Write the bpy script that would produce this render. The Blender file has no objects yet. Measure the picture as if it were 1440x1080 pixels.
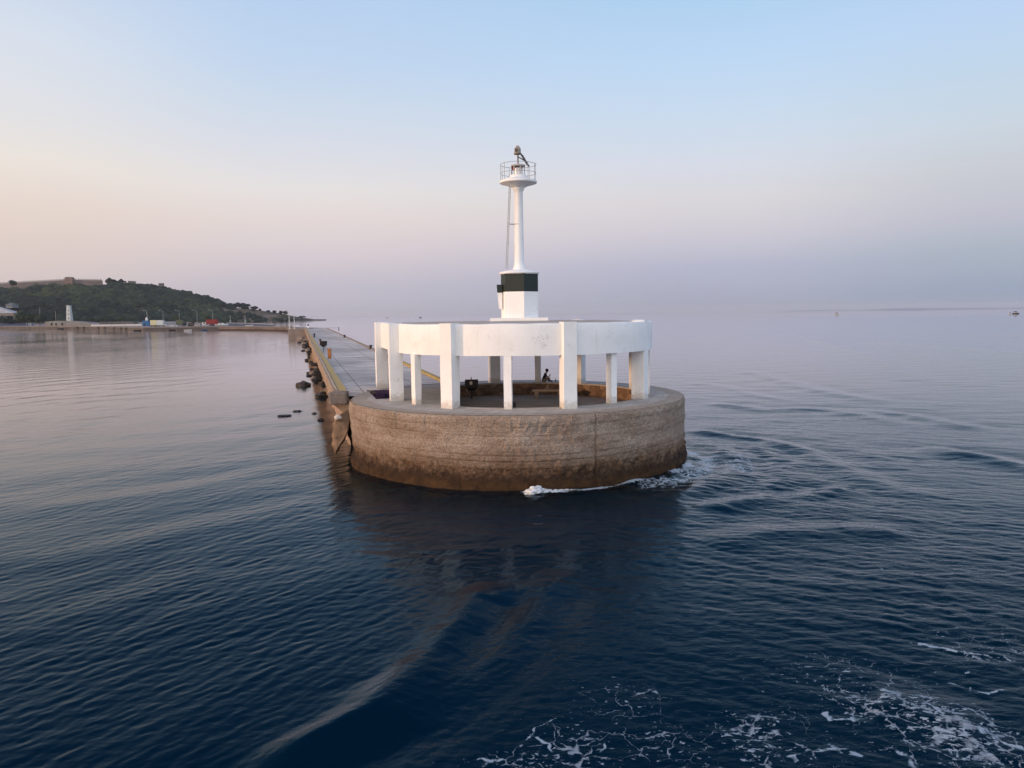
import bpy, bmesh, math, random
import numpy as np
from mathutils import Vector, Matrix, noise as mnoise
random.seed(7); rng = np.random.default_rng(7)
R = math.radians
scene = bpy.context.scene
COL = scene.collection
# ------------------------------------------------------------------ measures (metres; water level is z = 0)
DECK = 3.525            # top of the round pier head
EYE = 8.225             # the photographer stands on a passing ferry
F, PIT, ROL = 1074.5, .0916, -.0117
CO = Vector((.67, 45.0))          # centre of the pavilion
CD = Vector((.32, 44.75)); RD = 9.645   # centre and radius of the round head
ROOF = 7.747; LINT = 6.157

def ray(x, y):
    dx, dy = x-720, y-540
    cr, sr = math.cos(-ROL), math.sin(-ROL)
    ix, iy = cr*dx-sr*dy, sr*dx+cr*dy
    r, u = ix/F, -iy/F
    c, s = math.cos(PIT), math.sin(PIT)
    return Vector((r, c+u*s, -s+u*c))
def at(x, y, Y):
    v = ray(x, y); return Vector((0, 0, EYE)) + v*(Y/v.y)
def gnd(x, y, z=0.):
    v = ray(x, y); return Vector((0, 0, EYE)) + v*((z-EYE)/v.z)
def atz(x, Y, z):
    # point at depth Y and height z seen in picture column x
    p = at(x, 441, Y)
    return Vector((p.x, Y, z))

# ------------------------------------------------------------------ numpy noise
def _h(ix, iy, iz, seed):
    n = (ix*374761393 + iy*668265263 + iz*2147483647 + seed*974634541).astype(np.int64)
    n = (n ^ (n >> 13))*1274126177 & 0x7fffffff
    return ((n ^ (n >> 16)) & 0xffff)/65535.*2-1
def vnoise(x, y, z=0., seed=0):
    x, y, z = np.broadcast_arrays(np.asarray(x, float), np.asarray(y, float), np.asarray(z, float))
    ix, iy, iz = (np.floor(a).astype(np.int64) for a in (x, y, z))
    fx, fy, fz = x-ix, y-iy, z-iz
    fx, fy, fz = (a*a*(3-2*a) for a in (fx, fy, fz))
    def L(a, b, t): return a+(b-a)*t
    c = lambda i, j, k: _h(ix+i, iy+j, iz+k, seed)
    return L(L(L(c(0,0,0), c(1,0,0), fx), L(c(0,1,0), c(1,1,0), fx), fy),
             L(L(c(0,0,1), c(1,0,1), fx), L(c(0,1,1), c(1,1,1), fx), fy), fz)
def fbm(x, y, z=0., seed=0, o=4):
    s, a = 0., 1.
    for i in range(o):
        s = s + a*vnoise(np.asarray(x)*2**i, np.asarray(y)*2**i, np.asarray(z)*2**i, seed+i); a *= .5
    return s

# ------------------------------------------------------------------ materials
class NT:
    def __init__(s, name):
        s.m = bpy.data.materials.new(name); s.m.use_nodes = True
        s.n = s.m.node_tree.nodes; s.l = s.m.node_tree.links
        s.out = s.n['Material Output']; s.b = s.n['Principled BSDF']
    def N(s, t, **kw):
        n = s.n.new(t)
        for k, v in kw.items(): setattr(n, k, v)
        return n
    def L(s, a, b): s.l.new(a, b)
    def coord(s, scale=(1,1,1), kind='Object'):
        t = s.N('ShaderNodeTexCoord'); m = s.N('ShaderNodeMapping'); m.inputs['Scale'].default_value = scale
        s.L(t.outputs[kind], m.inputs['Vector']); return m.outputs['Vector']
    def noise(s, vec, scale, detail=5, rough=.6, dist=0):
        n = s.N('ShaderNodeTexNoise'); n.inputs['Scale'].default_value = scale; n.inputs['Detail'].default_value = detail
        n.inputs['Roughness'].default_value = rough; n.inputs['Distortion'].default_value = dist
        if vec is not None: s.L(vec, n.inputs['Vector'])
        return n.outputs['Fac']
    def ramp(s, fac, stops, interp='LINEAR'):
        r = s.N('ShaderNodeValToRGB'); e = r.color_ramp.elements; r.color_ramp.interpolation = interp
        while len(e) > 1: e.remove(e[0])
        e[0].position = stops[0][0]; e[0].color = (*stops[0][1], 1)
        for p, c in stops[1:]:
            q = e.new(p); q.color = (*c, 1)
        s.L(fac, r.inputs['Fac']); return r.outputs['Color']
    def mix(s, fac, a, b, mode='MIX'):
        m = s.N('ShaderNodeMix', data_type='RGBA', blend_type=mode)
        for sock, v in ((m.inputs[0], fac), (m.inputs[6], a), (m.inputs[7], b)):
            if isinstance(v, (int, float)): sock.default_value = v
            elif isinstance(v, tuple): sock.default_value = (*v, 1)
            else: s.L(v, sock)
        return m.outputs[2]
    def math(s, op, a, b=None, c=None, clamp=False):
        m = s.N('ShaderNodeMath', operation=op); m.use_clamp = clamp
        for i, v in enumerate((a, b, c)):
            if v is None: continue
            if isinstance(v, (int, float)): m.inputs[i].default_value = v
            else: s.L(v, m.inputs[i])
        return m.outputs[0]
    def range(s, v, a, b, c=0., d=1.):
        m = s.N('ShaderNodeMapRange'); m.interpolation_type = 'SMOOTHSTEP'
        s.L(v, m.inputs[0])
        for i, q in enumerate((a, b, c, d)): m.inputs[i+1].default_value = q
        return m.outputs[0]
    def bump(s, h, strength=.5, dist=.02):
        b = s.N('ShaderNodeBump'); b.inputs['Strength'].default_value = strength; b.inputs['Distance'].default_value = dist
        s.L(h, b.inputs['Height']); s.L(b.outputs['Normal'], s.b.inputs['Normal']); return b
    def set(s, color=None, rough=.8, spec=.3, metal=0):
        if color is not None:
            if isinstance(color, tuple): s.b.inputs['Base Color'].default_value = (*color, 1)
            else: s.L(color, s.b.inputs['Base Color'])
        s.b.inputs['Roughness'].default_value = rough; s.b.inputs['Specular IOR Level'].default_value = spec
        s.b.inputs['Metallic'].default_value = metal
        return s.m
MATS = {}
def simple(name, c1, c2=None, rough=.8, scale=2., bump=.0, bscale=15., spec=.3, metal=0, stretch=(1,1,1), bd=.02):
    """two-tone weathered surface"""
    if name in MATS: return MATS[name]
    t = NT(name); v = t.coord(stretch)
    if c2 is None: c2 = tuple(x*.8 for x in c1)
    col = t.ramp(t.noise(v, scale, 7, .65), [(.3, c2), (.68, c1)])
    t.set(col, rough, spec, metal)
    if bump: t.bump(t.noise(v, bscale, 6, .7), bump, bd)
    MATS[name] = t.m; return t.m

# ------------------------------------------------------------------ mesh building
class MB:
    def __init__(s): s.v = []; s.f = []
    def add(s, vs, fs):
        o = len(s.v); s.v += [Vector(p) for p in vs]; s.f += [tuple(i+o for i in f) for f in fs]; return s
    def box(s, c, size, rot=None):
        c = Vector(c); h = Vector(size)/2
        pts = [Vector((x*h.x, y*h.y, z*h.z)) for x in (-1,1) for y in (-1,1) for z in (-1,1)]
        if rot is not None: pts = [rot @ p for p in pts]
        return s.add([c+p for p in pts], [(0,1,3,2),(4,6,7,5),(0,4,5,1),(2,3,7,6),(0,2,6,4),(1,5,7,3)])
    def prism(s, poly, z0, z1):
        n = len(poly)
        a = sum(poly[i][0]*poly[(i+1) % n][1]-poly[(i+1) % n][0]*poly[i][1] for i in range(n))
        if a < 0: poly = poly[::-1]
        vs = [(p[0], p[1], z0) for p in poly]+[(p[0], p[1], z1) for p in poly]
        fs = [(i, (i+1) % n, n+(i+1) % n, n+i) for i in range(n)]
        return s.add(vs, fs+[tuple(range(n-1, -1, -1)), tuple(range(n, 2*n))])
    def tube(s, pts, r, n=10, cap=True):
        pts = [Vector(p) for p in pts]; rs = r if isinstance(r, (list, tuple)) else [r]*len(pts)
        vs = []; fs = []; up = None
        for i, p in enumerate(pts):
            d = (pts[min(i+1, len(pts)-1)]-pts[max(i-1, 0)]).normalized()
            if up is None: up = Vector((0,0,1)) if abs(d.z) < .9 else Vector((1,0,0))
            a = d.cross(up).normalized(); b = d.cross(a).normalized(); up = -b if False else up
            vs += [p+(a*math.cos(2*math.pi*k/n)+b*math.sin(2*math.pi*k/n))*rs[i] for k in range(n)]
        for i in range(len(pts)-1):
            for k in range(n):
                fs.append((i*n+k, i*n+(k+1) % n, (i+1)*n+(k+1) % n, (i+1)*n+k))
        if cap: fs += [tuple(range(n-1, -1, -1)), tuple(range((len(pts)-1)*n, len(pts)*n))]
        return s.add(vs, fs)
    def ring(s, c, rad, r, n=48, m=8):
        vs = []; fs = []
        for i in range(n):
            a = 2*math.pi*i/n
            for k in range(m):
                b = 2*math.pi*k/m; q = rad+r*math.cos(b)
                vs.append((c[0]+q*math.cos(a), c[1]+q*math.sin(a), c[2]+r*math.sin(b)))
        for i in range(n):
            for k in range(m): fs.append((i*m+k, ((i+1) % n)*m+k, ((i+1) % n)*m+(k+1) % m, i*m+(k+1) % m))
        return s.add(vs, fs)
    def lathe(s, c, prof, n=48, rot=0.):
        vs = []; fs = []; m = len(prof)
        for i in range(n):
            a = 2*math.pi*i/n+rot
            vs += [(c[0]+q*math.cos(a), c[1]+q*math.sin(a), z) for q, z in prof]
        for i in range(n):
            for k in range(m-1):
                fs.append((i*m+k, ((i+1) % n)*m+k, ((i+1) % n)*m+k+1, i*m+k+1))
        s.add(vs, fs); o = len(s.v)-len(vs)
        if prof[0][0] > 1e-5: s.f.append(tuple(o+i*m for i in range(n-1, -1, -1)))
        if prof[-1][0] > 1e-5: s.f.append(tuple(o+i*m+m-1 for i in range(n)))
        return s
    def ico(s, c, rad, sub=2, amp=.25, freq=1.2, squash=(1,1,1), seed=0):
        bm = bmesh.new(); bmesh.ops.create_icosphere(bm, subdivisions=sub, radius=1)
        bm.verts.ensure_lookup_table(); c = Vector(c); vs = []
        for v in bm.verts:
            p = v.co.copy(); k = 1+amp*mnoise.noise(p*freq+Vector((seed*7.1, seed*3.3, seed)))+amp*.5*mnoise.noise(p*freq*2.7+Vector((seed, 9, 2)))
            vs.append(c+Vector((p.x*squash[0], p.y*squash[1], p.z*squash[2]))*rad*k)
        fs = [tuple(v.index for v in f.verts) for f in bm.faces]; bm.free()
        return s.add(vs, fs)
    def build(s, name, mat, parent=None, smooth=False, bevel=0., seg=2, rough=0., rfreq=3., cuts=0):
        me = bpy.data.meshes.new(name)
        off = parent_loc(parent)
        bm = bmesh.new(); vv = [bm.verts.new(p) for p in s.v]
        for f in s.f:
            try: bm.faces.new([vv[i] for i in f])
            except ValueError: pass
        if bevel:
            es = [e for e in bm.edges if len(e.link_faces) == 2 and e.calc_face_angle(0) > .6]
            bmesh.ops.bevel(bm, geom=es, offset=bevel, segments=seg, affect='EDGES', profile=.5, clamp_overlap=True)
        if cuts: bmesh.ops.triangulate(bm, faces=bm.faces); bmesh.ops.subdivide_edges(bm, edges=bm.edges, cuts=cuts, use_grid_fill=True)
        if rough:
            for v in bm.verts:
                p = v.co*rfreq
                v.co += Vector((mnoise.noise(p), mnoise.noise(p+Vector((9,1,4))), .4*mnoise.noise(p+Vector((3,7,1)))))*rough
        for v in bm.verts: v.co -= off
        bmesh.ops.recalc_face_normals(bm, faces=bm.faces)
        bm.to_mesh(me); bm.free()
        me.materials.append(mat)
        if smooth:
            for p in me.polygons: p.use_smooth = True
            if smooth != 'all':
                try: me.set_sharp_from_angle(angle=R(35))
                except Exception: pass
        o = bpy.data.objects.new(name, me); COL.objects.link(o)
        if parent is not None: o.parent = parent
        return o
def parent_loc(p):
    v = Vector((0,0,0))
    while p is not None: v += p.location; p = p.parent
    return v
def raw(name, verts, faces, mat, parent=None, smooth=True):
    me = bpy.data.meshes.new(name); verts = np.asarray(verts, np.float32); faces = np.asarray(faces, np.int32)
    if parent is not None: verts = verts-np.array(parent_loc(parent), np.float32)
    k = faces.shape[1]
    me.vertices.add(len(verts)); me.vertices.foreach_set('co', verts.ravel())
    me.loops.add(faces.size); me.loops.foreach_set('vertex_index', faces.ravel())
    me.polygons.add(len(faces)); me.polygons.foreach_set('loop_start', np.arange(0, faces.size, k, dtype=np.int32))
    me.polygons.foreach_set('use_smooth', np.full(len(faces), bool(smooth)))
    me.update(calc_edges=True); me.validate(); me.materials.append(mat)
    o = bpy.data.objects.new(name, me); COL.objects.link(o)
    if parent is not None: o.parent = parent
    return o
def tag(o, label=None, cat=None, group=None, kind=None):
    if label: o['label'] = label
    if cat: o['category'] = cat
    if group: o['group'] = group
    if kind: o['kind'] = kind
    return o
def thing(name, label, cat, loc, group=None):
    o = bpy.data.objects.new(name, None); COL.objects.link(o); o.location = loc; o.empty_display_size = .2
    return tag(o, label, cat, group)
def copy_tree(o, parent=None):
    c = o.copy(); COL.objects.link(c)
    if parent is not None: c.parent = parent
    for ch in list(o.children): copy_tree(ch, c)
    return c
def grid_faces(n, m, wrap=False):
    # n rows x m columns
    i = np.arange(n-1)[:, None]; j = np.arange(m if wrap else m-1)[None, :]; j2 = (j+1) % m
    return np.stack([i*m+j, i*m+j2, (i+1)*m+j2, (i+1)*m+j], -1).reshape(-1, 4)
def rz(a): return Matrix.Rotation(a, 3, 'Z')

# ------------------------------------------------------------------ camera, sky, sun
cam = bpy.data.cameras.new('camera'); cam.lens = F/1440*36; cam.sensor_width = 36
cam.clip_start = .2; cam.clip_end = 60000
co = bpy.data.objects.new('camera', cam); COL.objects.link(co)
co.matrix_world = Matrix.Translation((0, 0, EYE)) @ (Matrix.Rotation(R(90)-PIT, 4, 'X') @ Matrix.Rotation(ROL, 4, 'Z'))
scene.camera = co
SUN_A, SUN_E = R(-74), R(4.5)       # the sun stands low, far out to the left
sdir = Vector((math.sin(SUN_A)*math.cos(SUN_E), -math.cos(SUN_A)*math.cos(SUN_E), math.sin(SUN_E)))
sun = bpy.data.lights.new('sun', 'SUN'); sun.energy = 2.35; sun.angle = R(5); sun.color = (1, .64, .40)
so = bpy.data.objects.new('sun', sun); COL.objects.link(so); so.rotation_euler = sdir.to_track_quat('Z', 'Y').to_euler()

def lin(c): return tuple(((v/255)/12.92 if v <= 10 else ((v/255+.055)/1.055)**2.4) for v in c)
world = bpy.data.worlds.new('World'); scene.world = world; world.use_nodes = True
wt = NT.__new__(NT); wt.n = world.node_tree.nodes; wt.l = world.node_tree.links
bg = wt.n['Background']
tc = wt.N('ShaderNodeTexCoord'); sp = wt.N('ShaderNodeSeparateXYZ'); wt.L(tc.outputs['Generated'], sp.inputs[0])
X, Y, Z = sp.outputs
hl = wt.math('SQRT', wt.math('ADD', wt.math('MULTIPLY', X, X), wt.math('MULTIPLY', Y, Y)))
sa = wt.math('DIVIDE', X, wt.math('MAXIMUM', hl, 1e-4))
zf = wt.math('POWER', wt.math('MAXIMUM', Z, 0.), .6)       # spreads the low sky over the ramp
def sr(stops):
    return wt.ramp(zf, [(max(0., math.sin(R(e)))**.6, lin(c)) for e, c in stops])
K = [0, 1.1, 2.6, 4.2, 6.6, 9, 12.3, 16, 21.5]
def el(y): return max(0., math.degrees(math.atan((540-y)/F))-5.25)
A0 = sr([(0, (196,187,192)), (el(390), (210,194,194)), (el(350), (219,199,193)), (el(310), (226,206,195)), (el(250), (233,221,210)), (el(190), (223,220,220)), (el(100), (214,219,228)), (el(0), (196,209,228)), (32, (132,168,212)), (48, (66,110,176)), (90, (40,80,146))])
A1 = sr([(0, (184,181,195)), (el(400), (190,185,200)), (el(360), (211,197,204)), (el(310), (225,210,207)), (el(270), (227,219,216)), (el(200), (213,215,224)), (el(150), (202,213,227)), (el(100), (192,209,231)), (el(0), (181,204,232)), (32, (118,162,214)), (48, (60,108,176)), (90, (40,80,146))])
A2 = sr([(0, (162,168,186)), (el(430), (162,169,190)), (el(380), (175,176,200)), (el(330), (204,196,206)), (el(290), (214,207,209)), (el(240), (211,212,221)), (el(180), (200,213,228)), (el(100), (187,210,235)), (el(0), (171,203,232)), (32, (112,160,214)), (48, (58,106,176)), (90, (40,80,146))])
A3 = sr([(0, (148,161,185)), (el(420), (146,161,187)), (el(370), (163,171,189)), (el(330), (185,181,195)), (el(270), (197,195,199)), (el(220), (198,205,213)), (el(150), (190,207,223)), (el(80), (184,205,232)), (el(0), (172,202,230)), (32, (112,160,214)), (48, (58,106,176)), (90, (40,80,146))])
c01 = wt.mix(wt.range(sa, -.56, -.27), A0, A1); c12 = wt.mix(wt.range(sa, -.27, .27), c01, A2); c23 = wt.mix(wt.range(sa, .27, .55), c12, A3)
# the sky glows warmer and brighter towards the setting sun; behind the viewer, added fill for the white walls
dv = wt.N('ShaderNodeVectorMath', operation='DOT_PRODUCT'); wt.L(tc.outputs['Generated'], dv.inputs[0]); dv.inputs[1].default_value = sdir
glow = wt.math('POWER', wt.math('MAXIMUM', dv.outputs['Value'], 0.), 6.)
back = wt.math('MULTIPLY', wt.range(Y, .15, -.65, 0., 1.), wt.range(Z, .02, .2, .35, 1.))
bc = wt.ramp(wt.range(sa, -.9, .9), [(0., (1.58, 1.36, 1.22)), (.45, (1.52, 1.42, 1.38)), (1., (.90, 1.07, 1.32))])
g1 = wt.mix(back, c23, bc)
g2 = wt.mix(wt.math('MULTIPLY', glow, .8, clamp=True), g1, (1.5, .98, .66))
sky = wt.N('ShaderNodeTexSky'); sky.sky_type = 'NISHITA'; sky.sun_disc = False
sky.sun_elevation = SUN_E; sky.sun_rotation = math.atan2(sdir.x, sdir.y); sky.dust_density = 2.; sky.ozone_density = 3.
wt.L(sky.outputs[0], bg.inputs['Color']); bg.inputs['Strength'].default_value = .05
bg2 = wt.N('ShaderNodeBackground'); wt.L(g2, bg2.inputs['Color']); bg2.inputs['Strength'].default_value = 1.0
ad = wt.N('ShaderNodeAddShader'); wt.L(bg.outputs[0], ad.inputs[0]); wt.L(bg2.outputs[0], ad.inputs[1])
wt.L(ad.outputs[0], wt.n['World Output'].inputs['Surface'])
vs = scene.view_settings; vs.view_transform = 'Standard'; vs.look = 'None'; vs.exposure = 0; vs.gamma = 1

# ------------------------------------------------------------------ water
def polydist(px, py, pts):
    """distance to a polyline, signed by side, and position along it 0..1"""
    best = np.full(px.shape, 1e9); sgn = np.zeros(px.shape); along = np.zeros(px.shape)
    L = [0.]
    for a, b in zip(pts[:-1], pts[1:]): L.append(L[-1]+math.hypot(b[0]-a[0], b[1]-a[1]))
    for i, (a, b) in enumerate(zip(pts[:-1], pts[1:])):
        ex, ey = b[0]-a[0], b[1]-a[1]; l2 = ex*ex+ey*ey
        t = np.clip(((px-a[0])*ex+(py-a[1])*ey)/l2, 0, 1)
        dx, dy = px-(a[0]+ex*t), py-(a[1]+ey*t); d = np.hypot(dx, dy)
        m = d < best
        best = np.where(m, d, best); sgn = np.where(m, np.sign(ex*dy-ey*dx), sgn)
        along = np.where(m, (L[i]+t*(L[i+1]-L[i]))/L[-1], along)
    return best, sgn, along
def G(pts): return [tuple(gnd(x, y).xy) for x, y in pts]

def make_water():
    rad = np.concatenate([[0.01, 2, 4, 6], np.geomspace(8, 48, 640), np.geomspace(48.2, 420, 480), np.geomspace(430, 15000, 110)])
    ang = np.concatenate([np.linspace(-math.pi, R(-44), 60, endpoint=False), np.linspace(R(-44), R(44), 760), np.linspace(R(44), math.pi, 60, endpoint=False)[1:]])
    Rg, Ag = np.meshgrid(rad, ang, indexing='ij')
    x = Rg*np.sin(Ag); y = Rg*np.cos(Ag)
    dr = np.gradient(rad)[:, None]*np.ones_like(Ag)
    z = np.zeros_like(x)
    right = 1/(1+np.exp(-(x-1-.06*y)/4.))              # churned side where the ferry has passed
    near = 1/(1+np.exp((np.hypot(x, y)-75)/18))
    calm = 1-.62*np.exp(-((x+.5)/8.)**2-((y-29.5)/7.)**2)
    wr = np.random.default_rng(3)
    WOB = [(sc_, [vnoise(x/sc_, y/sc_, 0, 11+i) for i in range(2)]) for sc_ in (1., 2.2, 5., 14.)]
    for side in (0, 1):
        # short wind wavelets; they run across the picture on the left and fan out of the wash on the right
        lw = np.concatenate([np.geomspace(.17, .6, 44), np.geomspace(.65, 1.5, 16), np.geomspace(1.6, 6, 10)])
        mask = (1-.85*right)*calm*np.clip(.82+.45*vnoise(x/7, y/11, 0, 61)+.35*vnoise(x/24, y/40, 0, 62), .25, 1.6) if side == 0 else right*calm*(.85+.5*near)*np.clip(.9+.45*vnoise(x/6, y/9, 0, 63), .3, 1.6)
        for lam in lw:
            th = wr.normal(R(140), R(20)) if side == 0 else wr.normal(R(68), R(32)); k = 2*math.pi/lam
            sl = .021 if lam < .6 else .0085 if lam < 1.5 else .006
            if side == 1: sl = .019 if lam < .6 else .015 if lam < 1.5 else .008
            fade = np.clip((lam/np.maximum(dr, 1e-3)-2.2)/2.5, 0, 1)
            if fade.max() <= 0: continue
            j = np.where(fade.max(1) > 0)[0]; j0, j1 = j[0], j[-1]+1; q = slice(j0, j1)
            f1 = k*(x[q]*math.cos(th)+y[q]*math.sin(th))+wr.uniform(0, 6.3)+1.9*(1 if int(lam*97) % 2 else -1)*min(WOB, key=lambda w_: abs(math.log(w_[0]/(lam*5))))[1][int(lam*31) % 2][q]
            z[q] += sl/k*fade[q]*(np.sin(f1)+.22*np.sin(2*f1+1.57))*mask[q]
    hush = (1-calm)/.62
    for lam in np.geomspace(.5, 1.9, 14):       # lazy ripples in the lee of the head: they break up its mirror image
        th = wr.normal(R(96), R(22)); k = 2*math.pi/lam; fade = np.clip((lam/np.maximum(dr, 1e-3)-2.2)/2.5, 0, 1)
        z += .0125/k*fade*hush*np.sin(k*(x*math.cos(th)+y*math.sin(th))+wr.uniform(0, 6.3)+2.2*WOB[1][1][0]+1.2*WOB[2][1][1])
    # long gentle swell bands on the left, running up to the right
    z += .016*np.sin((x*-.34+y*.94)*2*math.pi/7.5+1.6*vnoise(x/14, y/14, 0, 5))*np.clip(1-np.hypot(x, y)/160, 0, 1)
    # wash of the ferry: crests that fan out
    ridges = [  # picture points -> metres on the water, height, half width
        ([(1085,462),(1107,468),(1213,498),(1260,523),(1293,535),(1393,543),(1470,550)], .10, 2.4),
        ([(1040,520),(1120,542),(1167,553),(1193,558),(1250,566)], .09, 1.5),
        ([(960,538),(1013,543),(1060,556),(1120,566)], .05, 1.2),
        ([(985,566),(1070,577),(1160,576),(1213,585),(1275,599)], .11, 1.2),
        ([(1180,574),(1237,580),(1280,585),(1330,596),(1390,606)], .10, 1.1),
        ([(964,605),(1012,612),(1080,621),(1130,636),(1160,652)], .13, .75),
        ([(1300,628),(1350,640),(1387,646),(1440,658),(1490,672)], .15, 1.0),
        ([(980,716),(1057,706),(1140,698),(1200,688)], .12, .8),
        ([(1000,770),(1080,752),(1180,746),(1290,752)], .10, .9),
        ([(1130,640),(1200,668),(1260,690),(1330,700)], .06, .9),
        ([(1200,480),(1290,484),(1370,492),(1470,500)], .09, 3.),
        ([(1220,985),(1310,1004),(1400,1030)], .05, .8),
        ([(700,820),(668,846),(640,885),(600,932),(520,1008),(440,1050),(380,1082),(330,1110)], .25, .56),
        ([(790,800),(740,870),(690,920),(640,960),(560,1020),(520,1060)], .10, .55),
        ([(0,905),(90,870),(230,830),(330,800)], .03, .9),
        ([(0,800),(160,770),(320,735),(450,700)], .03, 1.1),
        ([(0,720),(140,705),(300,680),(430,655)], .03, 1.3)]
    for pts, A, w in ridges:
        d, s, t = polydist(x, y, G(pts))
        w2 = w*(1+.25*vnoise(x/(2*w), y/(2*w), 0, 21))
        A = A*(1.3 if pts[0][0] > 900 and A < .2 else 1.)
        z += A*np.exp(-(d/w2)**2)*np.clip(t/.12, 0, 1)*np.clip((1-t)/.12, 0, 1)*(1+.35*vnoise(x/3, y/3, 0, 9))
        z -= A*.45*np.exp(-((d-1.9*w)/w)**2)*(s > 0)*np.clip(t/.12, 0, 1)*np.clip((1-t)/.12, 0, 1)
    # waves that run along the round wall
    rb = np.hypot(x-CD.x, y-CD.y)-RD; ab = np.arctan2(x-CD.x, -(y-CD.y))
    fr = 1/(1+np.exp(-(ab-.55)/.12))*np.clip((1.9-ab)/.4, 0, 1)
    z += fr*.15*np.exp(-np.maximum(rb, 0)/4.5)*np.sin(rb*2.3-1.2+ab*2+1.2*vnoise(x/1.5, y/1.5, 0, 3))
    # ---- foam
    foam = np.zeros_like(x); fleck = np.zeros_like(x)
    def streak(pts, w, a):
        nonlocal foam
        d, s, t = polydist(x+.18*vnoise(x*1.7, y*1.7, 0, 31)+.07*vnoise(x*6, y*6, 0, 33), y+.18*vnoise(x*1.7, y*1.7, 0, 32)+.07*vnoise(x*6, y*6, 0, 34), G(pts))
        foam = np.maximum(foam, .92*a*np.exp(-(d/(w*.8))**2)*(.72+.5*vnoise(x*2.4, y*2.4, 0, 40)))
    for pts, w, a in [
        ([(1244,974),(1275,983),(1300,992),(1330,1004),(1356,1018)], .13, 1.2), ([(1300,992),(1345,1000),(1372,1010),(1380,1026)], .09, 1.),
        ([(1248,1020),(1290,1024),(1330,1028),(1378,1022)], .08, 1.1), ([(1375,1020),(1400,1036),(1436,1056),(1470,1075)], .09, 1.2),
        ([(1252,1058),(1272,1068),(1296,1084)], .13, 1.2), ([(1160,1040),(1178,1052),(1204,1058)], .16, 1.1),
        ([(1166,1008),(1180,1020),(1205,1016),(1230,1010)], .09, .95), ([(1300,902),(1340,914),(1385,924),(1440,932)], .12, .95),
        ([(1240,1040),(1280,1040),(1300,1060)], .06, .9), ([(1320,1040),(1345,1060),(1350,1070)], .06, .9),
        ([(1358,940),(1370,960),(1330,980)], .06, .7), ([(1330,955),(1385,968),(1410,963)], .06, .75),
        ([(735,1038),(752,1022),(786,1008)], .05, 1.), ([(740,1030),(765,1050),(775,1062)], .06, 1.), ([(808,1045),(830,1040),(850,1042),(856,1060)], .06, 1.),
        ([(670,1068),(712,1066)], .07, .9), ([(1110,1070),(1150,1050),(1195,1046)], .09, .9), ([(1130,885),(1200,905),(1240,900)], .06, .5),
        ([(1240,800),(1300,790),(1360,800),(1440,812)], .2, .55)]:
        streak(pts, w, a)
    def patch(cx, cy, sx, sy, a):
        nonlocal fleck
        c = gnd(cx, cy); e = gnd(cx+sx, cy); f = gnd(cx, cy-sy)
        q = ((x-c.x)/(e.x-c.x))**2+((y-c.y)/(f.y-c.y))**2
        fleck = np.maximum(fleck, 1.12*a*np.exp(-q**1.5)*(1+.25*vnoise(x*.7, y*.7, 0, 44)))
    for p in [(800,1075,150,95,.60), (680,1090,110,60,.56), (930,1060,130,80,.52), (1110,1040,150,70,.60), (1300,1035,210,90,.62), (1200,950,200,60,.46), (860,985,160,60,.47), (1370,900,180,60,.46), (1080,940,150,60,.42), (1330,800,160,40,.36)]:
        patch(*p)
    # wash along the wall: thick on the waterline at the front right, thin further out
    wav = .35*vnoise(x*.9, y*.9, 0, 50)+.2*vnoise(x*2.5, y*2.5, 0, 51)
    arc = np.clip((ab+.02)/.05, 0, 1)*np.clip((1.75-ab)/.25, 0, 1)
    foam = np.maximum(foam, arc*np.clip(.62+.6*vnoise(ab*16, rb*1.2, 0, 52)+.5*np.exp(-((ab-.08)/.09)**2), 0, 1.05)*np.exp(-((rb-.42-.12*np.sin(ab*9)+wav*.5)/.36)**2))
    arc2 = np.clip((ab-.35)/.3, 0, 1)*np.clip((1.75-ab)/.35, 0, 1)
    foam = np.maximum(foam, arc2*.64*np.exp(-((rb-1.2+wav)/1.1)**2))
    arc3 = np.clip((ab-.9)/.2, 0, 1)*np.clip((1.7-ab)/.3, 0, 1)
    foam = np.maximum(foam, arc3*.56*np.exp(-((rb-2.8+wav)/1.5)**2))
    # ---- how far one sees down to the ledge round the wall
    clear = np.clip(1-rb/4.6, 0, 1)**.7*(np.abs(ab) < 2.2)*(.75+.25*vnoise(x*.8, y*.8, 0, 60))
    slick = np.clip(.55+.5*fbm(x/26, y/60, 0, 70, 3), 0, 1)
    v = np.stack([x, y, z], -1).reshape(-1, 3)
    o = raw('water', v, grid_faces(len(rad), len(ang), True), water_mat())
    for nm, arr in (('foam', np.minimum(foam, 1.05)), ('fleck', fleck), ('clear', clear), ('slick', slick), ('chop', (.22+.34*np.exp(-np.hypot(x, y)/55)+.85*right*near+.50*right)*calm**1.3/(1+np.hypot(x, y)/500)+.9*(1-np.exp(-(np.hypot(x, y)/330)**2))*(x < -15-.0*y))):
        o.data.attributes.new(nm, 'FLOAT', 'POINT').data.foreach_set('value', arr.astype(np.float32).ravel())
    tag(o, kind='structure')
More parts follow.
